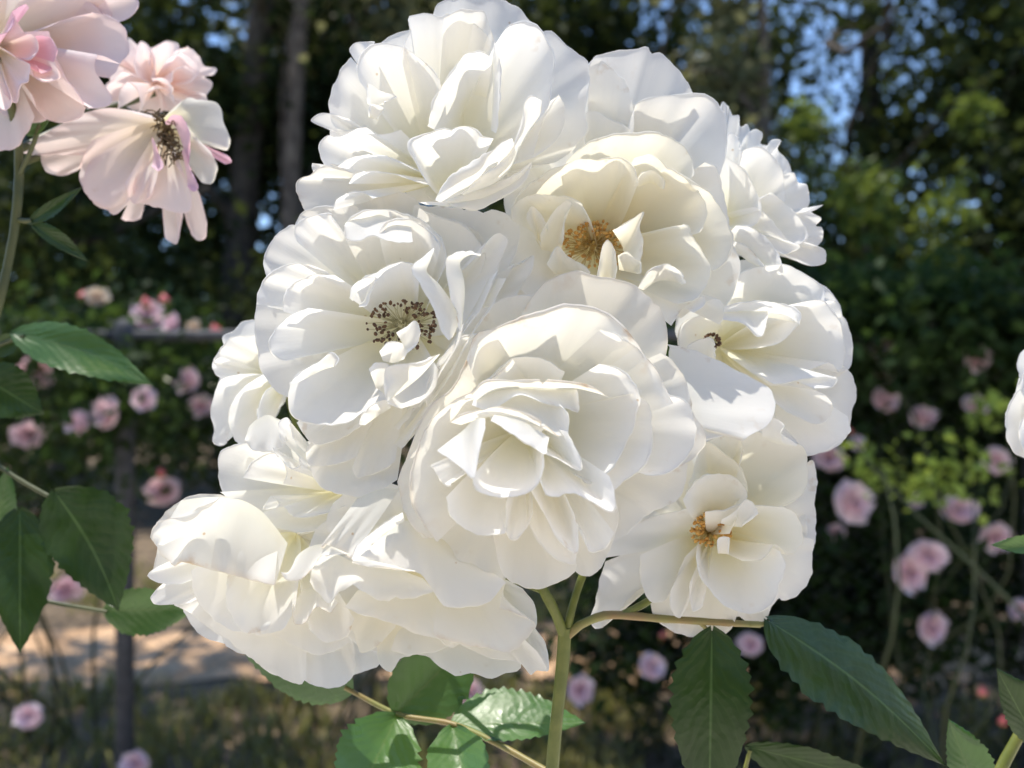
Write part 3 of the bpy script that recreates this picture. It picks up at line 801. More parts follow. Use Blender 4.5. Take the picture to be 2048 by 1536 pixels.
def stamens(root, view, c, D, z, n, rpx, hmm, fil, anth, seed, spread=1.0, asz=.00055, centre=True, name='stamens'):
    """filaments with anthers round a small cushion"""
    rs = np.random.RandomState(seed)
    ox, oy, k = view
    cx, cy = ox + c[0]/k, oy + c[1]/k
    P, mi = [], []
    for i in range(n):
        a = rs.uniform(0, 2*math.pi); r_ = rpx * (rs.uniform(.25, 1) ** .6)
        e = np.array([cx + r_*math.cos(a)*spread, cy + r_*math.sin(a)*.8, z + hmm*rs.uniform(.5, 1.1)])
        s0 = np.array([cx + .25*r_*math.cos(a), cy + .2*r_*math.sin(a), z - 2.0])
        m_ = (s0 + e)/2 + np.array([rs.normal(0, 5), rs.normal(0, 5), 1.2])
        pts = w3(np.stack([s0, .25*s0+.5*m_+.25*e, e]), D)
        v, f = tube(pts, .00012, 3); P.append((v, f)); mi += [0]*len(f)
        d = rs.normal(size=3); d /= np.linalg.norm(d); L_ = asz*rs.uniform(.8, 1.5)
        v, f = tube([pts[-1] - d*L_*1.1, pts[-1] - d*L_*.6, pts[-1] + d*L_*.5, pts[-1] + d*L_*1.1], [L_*.15, L_*.75, L_*.8, L_*.15], 5)
        P.append((v, f)); mi += [1]*len(f)
    if centre:
        cc = w3(np.array([cx, cy, z - 1.0]), D)
        for i in range(26):
            q = cc + rs.normal(size=3)*np.array([.0013, .0006, .0013])
            v, f = tube([q, q + np.array([0, -.0006, .0002]), q + np.array([0, -.0011, .0004])], [.0003, .0005, .0001], 5)
            P.append((v, f)); mi += [0]*len(f)
    v, f = join(P)
    o = mesh_obj(name, v, f, [M[fil], M[anth]], root, matidx=mi)
    tag(o, kind='stuff')

A_ = (560, 0, 3.073); B_ = (960, 80, 2.695); C_ = (400, 360, 2.844); D_ = (780, 520, 2.2586)
E_ = (1160, 500, 1.92); F_ = (280, 820, 2.438)

# ---- topmost rose
rose('topmost white rose of the cluster, open and facing forward', A_, (985, 1110), -4, [
 ('940,90 970,25 1060,-12 1200,-25 1350,0 1470,55 1545,135 1620,200', dict(d=-4)),
 ('1600,200 1660,190 1770,290 1890,385 1888,560 1865,700 1882,800 1800,920 1680,1000 1550,1015', dict(d=-3, a=-2, lip=1.4)),
 ('530,770 400,805 330,770 300,660 318,560 370,450 435,350', dict(d=-3, a=-2)),
 ('590,300 578,268 520,258 455,270 434,310 445,350', dict(d=-1)),
 ('420,818 320,800 240,770 190,740 235,705 310,702 420,730', dict(d=-5, ruff=.3)),
 ('740,330 770,260 805,190 788,108 870,85 950,90 985,112 1030,85 1130,120 1230,180 1315,265', dict(lip=.7)),
 ('1010,110 1110,62 1180,70 1250,72 1285,160 1318,258', dict(m='aged', d=1, ruff=.4)),
 ('490,500 478,400 530,310 620,265 720,280 820,330 930,430 985,500', dict(lip=1.0)),
 ('270,1015 245,940 252,870 300,835 360,848 450,800 530,785 610,830 745,800', dict(a=0)),
 ('205,1060 198,1005 230,1010 260,1030', dict(d=-5, ruff=.1, lip=.3)),
 ('155,1305 108,1180 110,1110 195,1080 235,1035 330,1010 440,1065', dict(m='aged', d=-2)),
 ('350,1025 450,968 560,953 690,970 820,1040', dict()),
 ('420,1130 470,1075 570,1050 700,1070 800,1100 915,1135', dict(d=1)),
 ('330,1290 350,1230 430,1185 520,1185 570,1220', dict(d=2)),
 ('1330,260 1400,170 1500,140 1570,150 1610,220 1665,310 1678,450 1660,560 1640,660 1590,740', dict(a=2, lip=1.6)),
 ('530,605 545,508 620,560 718,592 640,625', dict(d=-2, ruff=.2, lip=.3, root='540,640 580,650 640,640', rd=-2)),
 ('540,690 560,640 640,665 600,720', dict(d=-2, ruff=.2, lip=.3, root='545,720 600,740', rd=-2)),
 ('905,775 950,640 1020,510 1090,400 1140,340 1230,325 1305,358', dict(lip=1.3, a=0, b='1190,830')),
 ('1318,262 1345,330 1350,480 1345,640 1330,820', dict(root='1305,360 1310,480 1305,640 1295,800', rd=-4, lip=.8, a=0)),
 ('1560,950 1600,780 1660,650 1710,588 1745,650 1742,780 1680,880 1565,965', dict(d=-8, lip=.8)),
 ('905,1125 845,1000 808,890 880,840 1000,800 1140,780 1200,800 1240,850 1312,852', dict(lip=1.6, a=0, d=2, b='1040,1210,6')),
 ('850,1242 1000,1238 1180,1180 1300,1130 1420,1090 1545,1000', dict(root='900,1258 1080,1272 1250,1262 1400,1190 1500,1110 1550,1030', rd=-5, c=1.2, lip=1.2, d=-1)),
 ('1050,1265 1200,1292 1330,1225 1480,1140 1530,1060 1545,1000', dict(root='1000,1235 1200,1190 1400,1100 1530,1010', rd=-2, lip=1.0, d=-2, c=.9)),
 ('1110,1190 1250,1080 1400,960 1450,860 1490,710 1515,615 1550,585 1605,612', dict(root='1130,1200 1330,1125 1430,1020 1475,905 1540,800 1600,700 1607,640', rd=-5, lip=1.0, c=1.2, d=1)),
 ('955,1232 1010,1130 1080,1060 1180,995 1300,920 1428,850', dict(root='990,1245 1120,1190 1240,1100 1330,1020 1400,965 1440,890', rd=-5, lip=1.0, c=1.2, d=3)),
], drop=20, span=20, seed=101, back=(960, 720, 640, 560, 11))

# ---- golden stamened rose, upper right of the middle
r2 = rose('white rose with golden orange stamens right of the cluster centre', B_, (615, 1160), -8, [
 ('580,160 620,95 700,70 850,50 902,38 920,75 962,65 1040,130 1110,220 1155,310', dict(d=-5)),
 ('556,350 570,250 585,140 625,105 700,150 770,210 812,300 832,450', dict(d=-4)),
 ('828,490 830,370 870,325 960,305 1060,298 1180,295 1262,330 1312,400 1326,520 1320,640 1290,740', dict(d=-3, lip=1.4)),
 ('565,540 560,400 620,388 720,440 810,480', dict(d=-5)),
 ('170,930 70,1010 50,1150 90,1300 200,1410 360,1430', dict(d=-2, a=-1)),
 ('1350,1080 1395,1180 1402,1240 1380,1320 1330,1420 1240,1510', dict(d=-6)),
 ('1210,660 1262,680 1292,760 1320,860 1342,980 1362,1080 1340,1165 1262,1245', dict(d=-4)),
 ('430,705 500,620 600,550 700,520 850,508 1000,518 1090,570 1140,640 1152,730', dict(m='cream', lip=1.2)),
 ('1080,1500 1160,1440 1280,1395 1322,1470 1290,1535', dict(d=-3, a=-1)),
 ('990,690 1130,758 1220,820 1290,900 1332,980 1352,1090 1320,1190 1250,1240 1180,1222', dict(lip=1.0, m='cream')),
 ('180,960 200,860 300,760 430,690 530,645 660,645 760,638 820,680 852,770', dict(m='cream', lip=1.1, d=1)),
 ('830,640 920,618 1000,680 1100,745 1200,860 1222,930 1190,1030 1130,1052', dict(m='cream', lip=.9)),
 ('835,785 870,725 920,703 980,740 992,805', dict(m='cream', lip=.7, root='860,790 920,770 970,800', rd=-3)),
 ('1010,1010 1110,1000 1145,1080 1212,1170 1242,1230 1222,1320 1160,1390 1060,1425', dict(m='cream', lip=1.0, d=2)),
 ('170,970 190,890 260,840 350,835 450,850 540,880 595,970', dict(m='cream', lip=.8)),
 ('1030,1540 1080,1455 1200,1380 1210,1420 1150,1470', dict(d=0, lip=.6)),
 ('850,1335 920,1240 1000,1208 1080,1250 1110,1312', dict(root='880,1350 960,1300 1040,1300 1090,1320', rd=-3, lip=.6, d=2)),
 ('250,965 278,898 325,935 365,1015', dict(root='340,1140 300,1070 340,1100', rd=-5, m='cream', lip=.5, ruff=.4)),
 ('325,1050 395,930 460,868 492,888 455,960 452,1070', dict(root='330,1130 400,1140 440,1120', rd=-5, m='cream', lip=.5, ruff=.5)),
 ('715,1028 800,982 882,928 860,1000 876,1080 866,1170 870,1252', dict(root='750,1080 770,1120 775,1180 770,1240', rd=-4, m='cream', lip=.5, ruff=.3, d=3)),
 ('630,1272 648,1170 662,1110 690,1078 722,1130 737,1230 728,1285', dict(root='650,1285 710,1290', rd=-3, m='cream', lip=.4, ruff=.3, d=4)),
 ('742,1162 790,1143 832,1180 868,1200 866,1258', dict(root='750,1240 800,1250 850,1262', rd=-3, m='cream', lip=.5, ruff=.4, d=3)),
 ('360,1210 420,1118 480,1172 550,1212 595,1250', dict(root='400,1260 480,1270 580,1290', rd=-4, m='cream', lip=.6, d=2)),
], drop=21, span=16, seed=102, back=(700, 900, 600, 640, 12))
stamens(r2, B_, (610, 1110), -8, -13, 120, 66, 7, 'filgold', 'anthgold', 1)

# ---- rose in profile at the upper right
rose('white rose in side view facing right at the upper right edge', B_, (1290, 980), -34, [
 ('1285,380 1310,333 1345,375 1362,410', dict(d=-3)),
 ('1345,410 1395,408 1402,468 1440,458 1456,512 1430,605', dict(d=-2)),
 ('1395,650 1420,540 1480,483 1522,510 1500,570 1440,625', dict()),
 ('1530,610 1568,543 1622,545 1602,590 1652,650 1646,712 1590,730', dict()),
 ('1620,725 1690,718 1712,768 1760,780 1772,870 1735,940', dict(d=-1)),
 ('1740,930 1800,905 1852,888 1805,915 1760,935', dict(ruff=.1, lip=.2)),
 ('1780,925 1836,965 1805,1000 1842,1012 1842,1080 1780,1125', dict()),
 ('1790,1100 1856,1130 1858,1190 1800,1216 1700,1190 1590,1150', dict(d=1)),
 ('1395,650 1430,590 1520,583 1590,640 1636,740 1642,870', dict(d=1)),
 ('1490,870 1560,828 1640,880 1720,960 1762,1060 1700,1115', dict(d=2)),
 ('1318,570 1350,498 1392,540 1412,630', dict(d=2)),
 ('1305,620 1400,680 1480,800 1512,900 1502,980 1420,1015', dict(d=3, c=.8)),
 ('1480,900 1560,960 1660,1080 1720,1110 1640,1150 1560,1110', dict(d=2, c=.8)),
 ('1380,1000 1480,1020 1570,1100 1632,1218', dict(d=4, c=.9, root='1340,1040 1400,1120 1480,1180 1560,1225', rd=-3)),
 ('1340,1070 1450,1130 1540,1222', dict(d=4, root='1345,1110 1440,1190 1500,1222', rd=-3)),
], drop=8, span=14, seed=103, back=(1470, 860, 270, 330, 7))

# ---- right hand rose
r4 = rose('white rose at the right side with a few dark specks in its heart', E_, (540, 370), -16, [
 ('1005,440 1046,480 1062,560 1042,620 1032,680 1000,740 950,770 880,792', dict(d=-5)),
 ('500,520 420,440 380,350 400,280 520,230', dict(d=-2)),
 ('575,180 620,92 720,60 800,60 860,90 932,150 938,205', dict(d=-2)),
 ('920,200 980,198 1002,240 1002,290', dict(d=-6)),
 ('780,215 930,198 990,270 1012,350 1010,440 992,472 960,432 900,452 740,482', dict(lip=.8)),
 ('1030,640 1030,700 960,760 870,790 840,745 775,720', dict(d=-1)),
 ('730,520 850,528 930,550 967,600 950,650 900,667 790,620', dict(c=.9, d=1)),
 ('745,515 900,488 982,490 970,520 900,532', dict(c=.6, d=3, ruff=.3)),
 ('700,375 790,340 838,255 760,235 700,260', dict(d=0, a=0)),
 ('555,218 700,198 800,215 842,245 846,290', dict(d=2, root='545,262 640,262 740,262 830,280', rd=-5)),
 ('548,268 630,280 682,327 702,325 722,258', dict(d=4, root='552,235 630,235 720,235', rd=-6, ruff=.4)),
 ('410,372 460,345 502,340 522,405', dict(d=-2, root='430,400 520,420', rd=-3)),
 ('700,690 740,648 785,670 770,702 835,745', dict(d=4, root='700,720 760,745 830,755', rd=-3, lip=.5)),
 ('330,362,-8 420,380,-9 540,430,-9 640,480,-8 735,540,-5 752,600,-1 735,650,4 690,692,7 642,720,9 626,736,9 610,705,8 480,732,8', dict(d=9, root='345,370,-8 340,400,-6 345,440,-4 350,480,-1 360,530,2 380,600,5 400,660,7 440,735,8', rd=0, c=.5, lip=.4, ruff=.2, a=0)),
], drop=20, span=14, seed=104, back=(700, 400, 340, 360, 10))
stamens(r4, E_, (505, 350), -16, -10, 30, 18, 4, 'filpale', 'anthdark', 4, centre=False)

# ---- far left rose behind
rose('half hidden white rose at the left flank behind the brown stamened one', C_, (480, 1150), -30, [
 ('150,970 130,890 200,860 232,815 310,798 380,830', dict(d=-3)),
 ('120,1060 80,1030 125,960 170,900 330,880', dict(d=-1)),
 ('150,1140 92,1105 78,1040 120,1005', dict(d=-1)),
 ('230,1105 125,1140 75,1240 65,1340 85,1430 80,1497 145,1497 178,1410', dict(d=1)),
 ('250,1540 200,1480 174,1390 185,1270 250,1180 370,1102', dict(d=3)),
 ('380,1470 330,1400 330,1300 370,1200 440,1160', dict(d=4)),
], drop=12, span=12, seed=107, back=(300, 1150, 200, 300, 6))

# ---- lower left small rose
rose('white rose tucked left below the brown stamened one, partly sunlit', F_, (1010, 390), -6, [
 ('520,160 400,200 380,280 394,370 425,425 480,435', dict(d=-3)),
 ('390,400 450,440 520,500 575,547 618,532 700,500', dict(d=-1, a=2)),
 ('560,560 610,602 700,612 800,602 900,582 985,545', dict(d=0)),
 ('650,605 720,642 800,682 900,642 950,600', dict(d=-3)),
 ('600,500 640,560 760,592 900,572 1010,520 1045,450', dict(d=2, c=.5)),
 ('700,470 760,520 900,500 1000,470', dict(d=3, c=.5)),
 ('600,490 640,420 685,452 660,480', dict(d=-1, ruff=.3)),
 ('500,330 560,250 660,215 720,300 700,360', dict(d=1)),
 ('510,150 545,190 600,202 680,185 720,150', dict(d=3, root='515,130 540,70 620,25 690,50', rd=-4, c=.9)),
 ('640,180 680,230 740,290 790,270 760,210', dict(d=4)),
 ('690,150 680,60 720,40 760,160', dict(d=3)),
], drop=14, span=12, seed=108, back=(800, 400, 370, 270, 9))

# ---- orange stamened rose, lower right
r11 = rose('white rose with small orange stamens at the lower right', E_, (510, 1090), -10, [
 ('860,830 890,808 907,880 900,980 906,1060 895,1150', dict(d=-4)),
 ('895,1110 890,1180 882,1260 840,1320 770,1342 755,1290', dict(d=-3)),
 ('590,1390 640,1422 702,1424 742,1360 765,1325', dict(d=-3)),
 ('268,1350 300,1420 380,1470 480,1497 560,1472 605,1395', dict(d=-1)),
 ('610,810 618,740 680,700 760,738 862,760 872,830 870,900 830,960 740,992', dict(m='cream', lip=1.0)),
 ('100,1195 80,1250 60,1360 40,1420 58,1452 100,1440 200,1320 248,1280', dict(d=-7, c=.8, a=-1)),
 ('480,745 560,708 612,720 622,800 602,852', dict(m='cream')),
 ('95,1182 130,1110 240,1040 360,1008 455,980', dict(d=-2, c=.7, a=-1)),
 ('235,1170 238,1280 270,1352 330,1342 372,1260 402,1180', dict(d=0, c=.7)),
 ('400,955 440,830 480,742 560,790 622,852 642,940 590,962', dict(m='cream', lip=.9)),
 ('395,960 450,885 520,860 600,880 642,952 560,1002 480,1005', dict(d=2, c=.8, lip=.9)),
 ('352,1300 350,1370 380,1412 420,1350 432,1260', dict(d=1, c=.6)),
 ('425,1270 432,1385 470,1362 484,1310', dict(d=1, c=.6)),
 ('445,1175 470,1260 540,1350 620,1392 690,1387 742,1340 762,1280 787,1210 770,1158', dict(lip=.9, d=1)),
 ('575,1090 620,1000 700,985 810,1000 852,1070 852,1130 800,1172 750,1132 690,1192 620,1192', dict(lip=.8, m='cream', ruff=1.3)),
 ('545,1035 600,1000 640,958 682,1010 622,1062', dict(d=2, lip=.5, root='540,1050 580,1060 620,1065', rd=-4)),
 ('528,1152 530,1110 572,1105 572,1162', dict(d=3, lip=.3, root='530,1165 570,1168', rd=-4, ruff=.2)),
], drop=17, span=15, seed=111, back=(540, 1060, 340, 370, 10))
stamens(r11, E_, (505, 1075), -10, -7, 85, 42, 5, 'filgold', 'anthgold', 11)

# ---- lower left rose, seen from the side
rose('white rose lowest at left, drooping and seen from the side', F_, (760, 600), 2, [
 ('390,410 250,420 160,470 90,540 55,620 80,665', dict(m='aged', d=-6, c=.7)),
 ('790,1310 850,1342 920,1356 1000,1336 1042,1280 1045,1150', dict(d=-6, c=.7)),
 ('1040,1292 1100,1270 1162,1240 1165,1170', dict(d=-8, c=.7)),
 ('165,950 250,990 300,1030 380,1092 440,1120', dict(d=-6, c=.7)),
 ('340,1040 430,1122 530,1202 640,1282 780,1337 810,1310', dict(d=-4, c=.8)),
 ('90,650 72,750 58,800 38,806 90,840 140,830', dict(m='aged', d=-4, c=.7, ruff=.3)),
 ('110,848 52,915 75,946 180,946 280,936', dict(d=-3, c=.7, ruff=.4)),
 ('560,1100 680,1112 760,1150 860,1192 950,1172 1025,1130', dict(d=-2, c=.8)),
 ('150,735 80,770 40,806 90,842 200,850', dict(d=-2, c=.7, ruff=.3)),
 ('250,780 268,900 330,992 420,1062 500,1082 620,1075', dict(d=0, c=.8)),
 ('425,810 420,900 450,1012 510,1082 580,1092 690,1072 755,970', dict(d=1, c=.85)),
 ('800,990 838,1082 910,1132 1000,1102 1045,1020', dict(d=-4, c=.6)),
 ('75,650,-2 100,690,-1 160,752,1 205,728,2 300,766,3 450,802,4 560,832,4 655,850,4', dict(m='aged', d=1, root='200,440,-3 320,425,-3 440,430,-2 560,480,-1 680,600,0', rd=-5, c=.9, lip=1.3, a=0, ruff=1.5)),
 ('345,770 440,800 560,834 660,850', dict(m='aged', d=3, root='400,430,-2 500,440,-2 600,500,-1 720,650,0', rd=-6, c=.95, a=0, ruff=1.3)),
 ('75,655 60,600 100,545 190,520 300,470 390,425', dict(m='aged', d=4, root='110,660 150,640 230,600 330,530 400,440', rd=-4, c=1.1, ruff=.8)),
], drop=16, span=16, seed=109, back=(640, 900, 430, 330, 7), lip=.8)

# ---- bottom centre rose, facing down
rose('white rose bottom centre, facing down with a brown creased fold', F_, (1300, 640), 12, [
 ('1150,1160 1168,1240 1222,1277 1280,1202 1400,1202 1510,1292 1600,1282 1700,1302 1850,1262 1860,1180', dict(d=-8, c=.7, m='cream')),
 ('990,1000 1040,1082 1080,1182 1150,1152 1245,1060', dict(d=-6, c=.7, m='cream')),
 ('1865,870 1920,950 1932,1055 1880,1100', dict(d=-6, c=.7, b='1700,800')),
 ('1880,1120 1930,1242 1986,1272 1992,1220 1972,1130 1928,1065', dict(d=-6, b='1780,960', ruff=.3, c=.7)),
 ('1540,1130 1700,1202 1850,1232 1910,1297 1922,1270 1985,1272 1940,1180', dict(d=-5, c=.7, b='1500,800')),
 ('740,960 758,1042 800,1036 860,962 930,986 965,940', dict(m='aged', d=-3, root='790,880 860,870 930,890', rd=-5)),
 ('1000,960 1140,1012 1250,1042 1350,1092 1450,1112 1510,1157 1570,1130', dict(d=-3, root='1060,880 1200,860 1350,860 1480,890', rd=-6, c=.9)),
 ('1430,1100 1560,1140 1700,1162 1820,1182 1880,1110 1932,1050 1880,1010 1750,965', dict(m='aged', d=-1, root='1440,900 1560,900 1680,880 1780,850', rd=-7, c=.9)),
 ('828,835 850,872 925,938 965,890 1040,860 1100,892 1200,927 1300,912 1435,885', dict(d=1, root='850,705 950,700 1040,740 1200,760 1380,820', rd=-8, c=.95)),
 ('880,665 950,682 1035,722', dict(m='aged', d=1, root='1060,430 1160,390 1270,380', rd=-6, c=.8, a=0)),
 ('1045,735 1200,765 1345,790 1375,805 1432,882 1482,952 1580,957 1700,932 1785,840', dict(d=3, root='1060,670 1180,590 1300,540 1420,600 1560,680 1720,790', rd=-7, c=.9)),
 ('685,790 712,825 770,830 830,785 882,708', dict(m='aged', d=2, root='745,800 758,722 820,670 900,655 1020,702', rd=-3, c=.6, lip=.5, ruff=.3)),
 ('1280,498 1160,580 1062,660 1032,728', dict(d=5, root='1290,540 1200,600 1110,680 1050,730', rd=-4, lip=.7, a=0, ruff=.3)),
 ('1035,745 1100,762 1200,775 1342,788', dict(m='aged', d=6, root='1040,722 1100,728 1210,752 1340,783', rd=-1, lip=.5, a=0, ruff=.1, c=1.6)),
], drop=14, span=16, seed=110, back=(1320, 760, 500, 430, 9), lip=.7)

# ---- brown stamened rose, left of the middle
r5 = rose('large white rose with dark brown stamens left of centre', C_, (1190, 850), 6, [
 ('740,175 790,108 880,68 950,80 1002,112 1050,70 1130,68 1222,110 1260,160', dict(d=-5)),
 ('1220,145 1400,160 1550,163 1612,187 1650,170 1750,200 1812,260 1816,330 1780,440 1700,570', dict(d=-5)),
 ('385,570 368,450 420,330 510,260 565,265', dict(d=-4)),
 ('535,265 580,190 660,160 770,150 880,148 935,195', dict(d=-3)),
 ('325,700 312,800 330,950 350,1080 420,1185 515,1245', dict(d=-4)),
 ('1720,610 1790,470 1816,480 1892,428 1882,510 1820,620 1715,800', dict(d=-5)),
 ('550,350 548,262 620,213 740,198 770,250', dict(lip=1.2)),
 ('1245,160 1350,218 1480,260 1572,340 1612,420 1600,530', dict(d=-1, lip=1.5)),
 ('320,705 330,640 400,540 490,488 600,478 710,515', dict(lip=1.1)),
 ('815,310 850,230 950,173 1080,173 1200,213 1302,270 1382,400 1384,500 1330,610', dict(lip=1.4)),
 ('820,262,1 835,330,3 900,345,4 980,310,3 1030,330,4 1120,355,5 1210,352,4', dict(root='830,240 900,200 990,190 1080,215 1140,235 1200,250', rd=-2, lip=.8, d=1)),
 ('1015,305 1080,238 1190,228 1292,290 1370,390', dict(lip=1.2, d=1)),
 ('475,750 490,640 560,580 640,543 770,543', dict(lip=1.0)),
 ('550,1380 590,1442 650,1497 720,1492 850,1442 922,1382 915,1330', dict(d=-1, a=2)),
 ('815,180 820,257 880,274 970,257 1055,228', dict(view=F_, d=-3, c=.5)),
 ('1035,280 1060,327 1150,302 1245,250', dict(view=F_, d=-3, c=.5)),
 ('825,285 870,362 960,402 992,407 1060,420 1150,402 1255,340', dict(view=F_, d=-5, c=.5)),
 ('1585,425 1640,340 1700,303 1746,335 1720,425 1690,510 1620,665 1500,860', dict(d=-3, lip=.8)),
 ('620,728 520,768 430,850 400,930 420,992 480,1022 570,1010', dict(lip=.9)),
 ('512,1150 508,1250 530,1332 620,1372 740,1392 850,1372 912,1330 1000,1272 1065,1250', dict(lip=1.0, d=2, a=1.5)),
 ('855,670 880,610 980,540 1060,498 1130,468 1202,490 1245,570', dict(lip=1.0, d=1)),
 ('1690,520 1600,720 1490,880 1360,1080 1270,1250 1130,1420', dict(root='1640,560 1560,720 1440,900 1330,1080 1230,1250 1100,1400', rd=-6, lip=.7, d=0)),
 ('1740,560 1640,740 1540,880 1500,1000 1400,1150 1280,1350 1150,1530', dict(root='1690,560 1600,740 1500,900 1440,1020 1340,1180 1220,1350 1100,1500', rd=-6, lip=.7, d=-2)),
 ('1500,810 1470,920 1380,1080 1300,1200', dict(root='1450,900 1400,1000 1330,1100 1260,1200', rd=-6, lip=.6, d=2, ruff=.4)),
 ('1555,870 1500,960 1420,1120 1300,1290 1180,1480', dict(root='1490,930 1440,1050 1350,1180 1250,1320 1140,1480', rd=-5, lip=.6, d=1, ruff=.4)),
 ('515,1155 590,1085 680,1030 745,984 787,1020 770,1055', dict(root='560,1150 620,1120 700,1080 760,1062', rd=-2, lip=.7, d=4, ruff=.4)),
 ('905,1392 928,1330 990,1280 1062,1253 1085,1292', dict(root='940,1395 1000,1350 1080,1300', rd=-3, lip=.6, d=3, ruff=.4)),
 ('850,672 870,602 950,558 1002,560 970,640 950,712 902,722', dict(root='870,690 890,640 940,600 970,590 950,640 930,690 910,705', rd=-2, lip=.4, d=3, ruff=.2)),
 ('1065,1270 1150,1297 1250,1262 1335,1180 1355,1080', dict(d=2, lip=.5, a=2)),
 ('960,1075 1002,1040 1070,1055 1070,1150 1050,1230', dict(root='1000,1180 1030,1200 1060,1230', rd=-4, lip=.4, d=2)),
 ('1060,1262 1048,1150 1060,1068 1160,1048 1260,1030 1367,988', dict(root='1080,1250 1150,1200 1250,1120 1345,1015', rd=-4, lip=.5, d=5, c=1.1, ruff=.4)),
 ('1020,975 1080,923 1160,935 1175,992', dict(root='1040,1030 1100,1040 1160,1020', rd=-3, lip=.4, d=4, ruff=.3)),
 ('1115,868 1170,840 1222,798 1252,860 1232,932 1172,992', dict(root='1135,900 1160,950 1172,985', rd=-1, lip=.3, d=6, ruff=.3)),
 ('1332,384 1290,425 1208,500 1250,592 1322,722 1380,862 1412,914', dict(root='1332,400 1310,460 1290,520 1360,592 1430,692 1472,800 1440,892', rd=-3, lip=.4, d=6, ruff=.3, a=0)),
 ('1598,420 1500,406 1408,440 1404,560 1425,662 1462,780 1478,862', dict(root='1596,432 1540,425 1480,470 1502,570 1506,662 1496,770 1484,866', rd=-3, lip=.4, d=5, ruff=.3, a=0)),
], drop=22, span=22, seed=105, back=(1150, 820, 700, 620, 12))
stamens(r5, C_, (1150, 825), 6, -10, 120, 66, 8, 'filpale', 'anthdark', 5, spread=1.1, asz=.0005)

# ---- front centre rose
rose('biggest white rose at the front centre, deep cup of layered petals', D_, (620, 760), 26, [
 ('590,255 650,160 720,95 800,60 880,53 930,80 1000,83 1080,105 1150,150 1212,200 1242,290 1252,400 1230,480', dict(m='aged', d=-6)),
 ('1225,420 1300,480 1342,570 1362,650 1355,682 1412,760 1422,820 1390,880 1300,935', dict(m='aged', d=-5)),
 ('1345,925 1332,1000 1310,1072 1240,1112 1150,1152 1100,1202 1060,1242 1015,1265', dict(d=-6)),
 ('95,1170 180,1292 260,1352 350,1382 460,1432 505,1465', dict(d=-3)),
 ('830,1400 880,1427 940,1402 982,1332 1012,1240 1027,1150 1010,1070', dict(d=-2)),
 ('465,1230 490,1362 520,1432 600,1472 690,1477 780,1442 832,1412 845,1380', dict(d=-1)),
 ('480,320 365,430 340,500 290,575 200,650 140,740 90,850 48,980 53,1080 95,1190 170,1265', dict(m='aged', d=-2, lip=1.2)),
 ('345,445 380,350 480,310 590,270 700,240 800,213 900,218 1000,260 1090,350 1180,470 1250,600 1275,650', dict(m='aged', lip=1.7, a=3)),
 ('950,315 1050,350 1150,450 1202,560 1252,610 1332,640 1382,740 1362,850 1280,942 1180,972 1105,955', dict(d=-1, lip=1.2)),
 ('555,450 495,515 400,590 280,642 180,740 130,860 100,1000 125,1130 210,1275', dict(m='aged', d=1, lip=1.4)),
 ('1095,600 1160,648 1182,720 1172,850 1130,942 1060,992 1005,1045', dict(lip=1.0)),
 ('945,470 1050,508 1112,600 1102,720 1060,832 1000,942 900,1002 825,965', dict(lip=1.2, a=2)),
 ('380,610 480,510 560,442 680,448 790,505', dict(d=-4, lip=.7)),
 ('875,1240 900,1312 960,1302 1015,1235', dict(d=-1)),
 ('625,1190 700,1302 800,1372 832,1372 842,1300 835,1150', dict(d=0)),
 ('505,1170 550,1257 600,1232 645,1145', dict(d=0)),
 ('255,1070 275,1152 310,1192 380,1232 450,1242 522,1222 525,1095', dict(d=1, lip=.6)),
 ('185,925 240,1002 270,1012 335,968', dict(d=0)),
 ('640,1050 700,1152 750,1242 842,1322 842,1190 800,1080', dict(d=1, lip=.6)),
 ('370,612 420,560 560,543 700,548 800,558 900,580 1005,627', dict(m='aged', root='400,640 480,590 600,575 720,580 840,580 950,605', rd=-4, lip=1.4, d=-3, c=.8)),
 ('370,655 450,680 580,610 700,645 800,668 852,687 847,592', dict(root='390,600 480,580 600,575 700,580 800,580 842,585', rd=-4, lip=.4, d=-4)),
 ('270,732 370,690 480,668 580,690 680,742 762,797', dict(m='aged', root='320,745 400,720 480,705 560,712 640,740 720,780', rd=-5, lip=1.4, d=0)),
 ('560,790 640,820 700,760 760,795 802,782 802,690 760,650', dict(root='420,690 520,620 620,610 700,620 760,640 790,660', rd=-6, lip=.4, d=-3)),
 ('685,1000 700,1052 750,1067 830,1052 900,1082 1002,1132 1012,1050 990,975', dict(d=2, lip=.7)),
 ('690,868 760,900 862,952 850,880 800,775', dict(d=1, lip=.5)),
 ('375,975 390,1032 450,1062 530,1070 610,1052 660,1012 692,930 692,870', dict(d=3, lip=.7)),
 ('455,725 560,790 640,840 702,877 712,835', dict(root='470,700 560,715 640,750 720,800', rd=-5, lip=.5, d=2)),
 ('213,860 260,890 330,942 377,982 400,870 430,760', dict(d=4, root='290,800 330,770 370,730 400,715 430,715', rd=-6, lip=.5)),
], drop=24, span=22, seed=106, back=(700, 780, 600, 600, 10))

# ---- rose at the right edge
rose('white rose cut off by the right edge of the view', (0, 0, 1), (2110, 800), -30, [
 ('2060,690 2040,710 2036,740 2050,770 2030,790 2014,840 2016,880 2040,912 2080,925', dict()),
 ('2090,700 2052,735 2046,780 2060,820', dict()),
 ('2080,930 2048,900 2040,860 2052,830', dict()),
], drop=14, span=10, seed=112, back=(2115, 810, 85, 105, 7), group='')

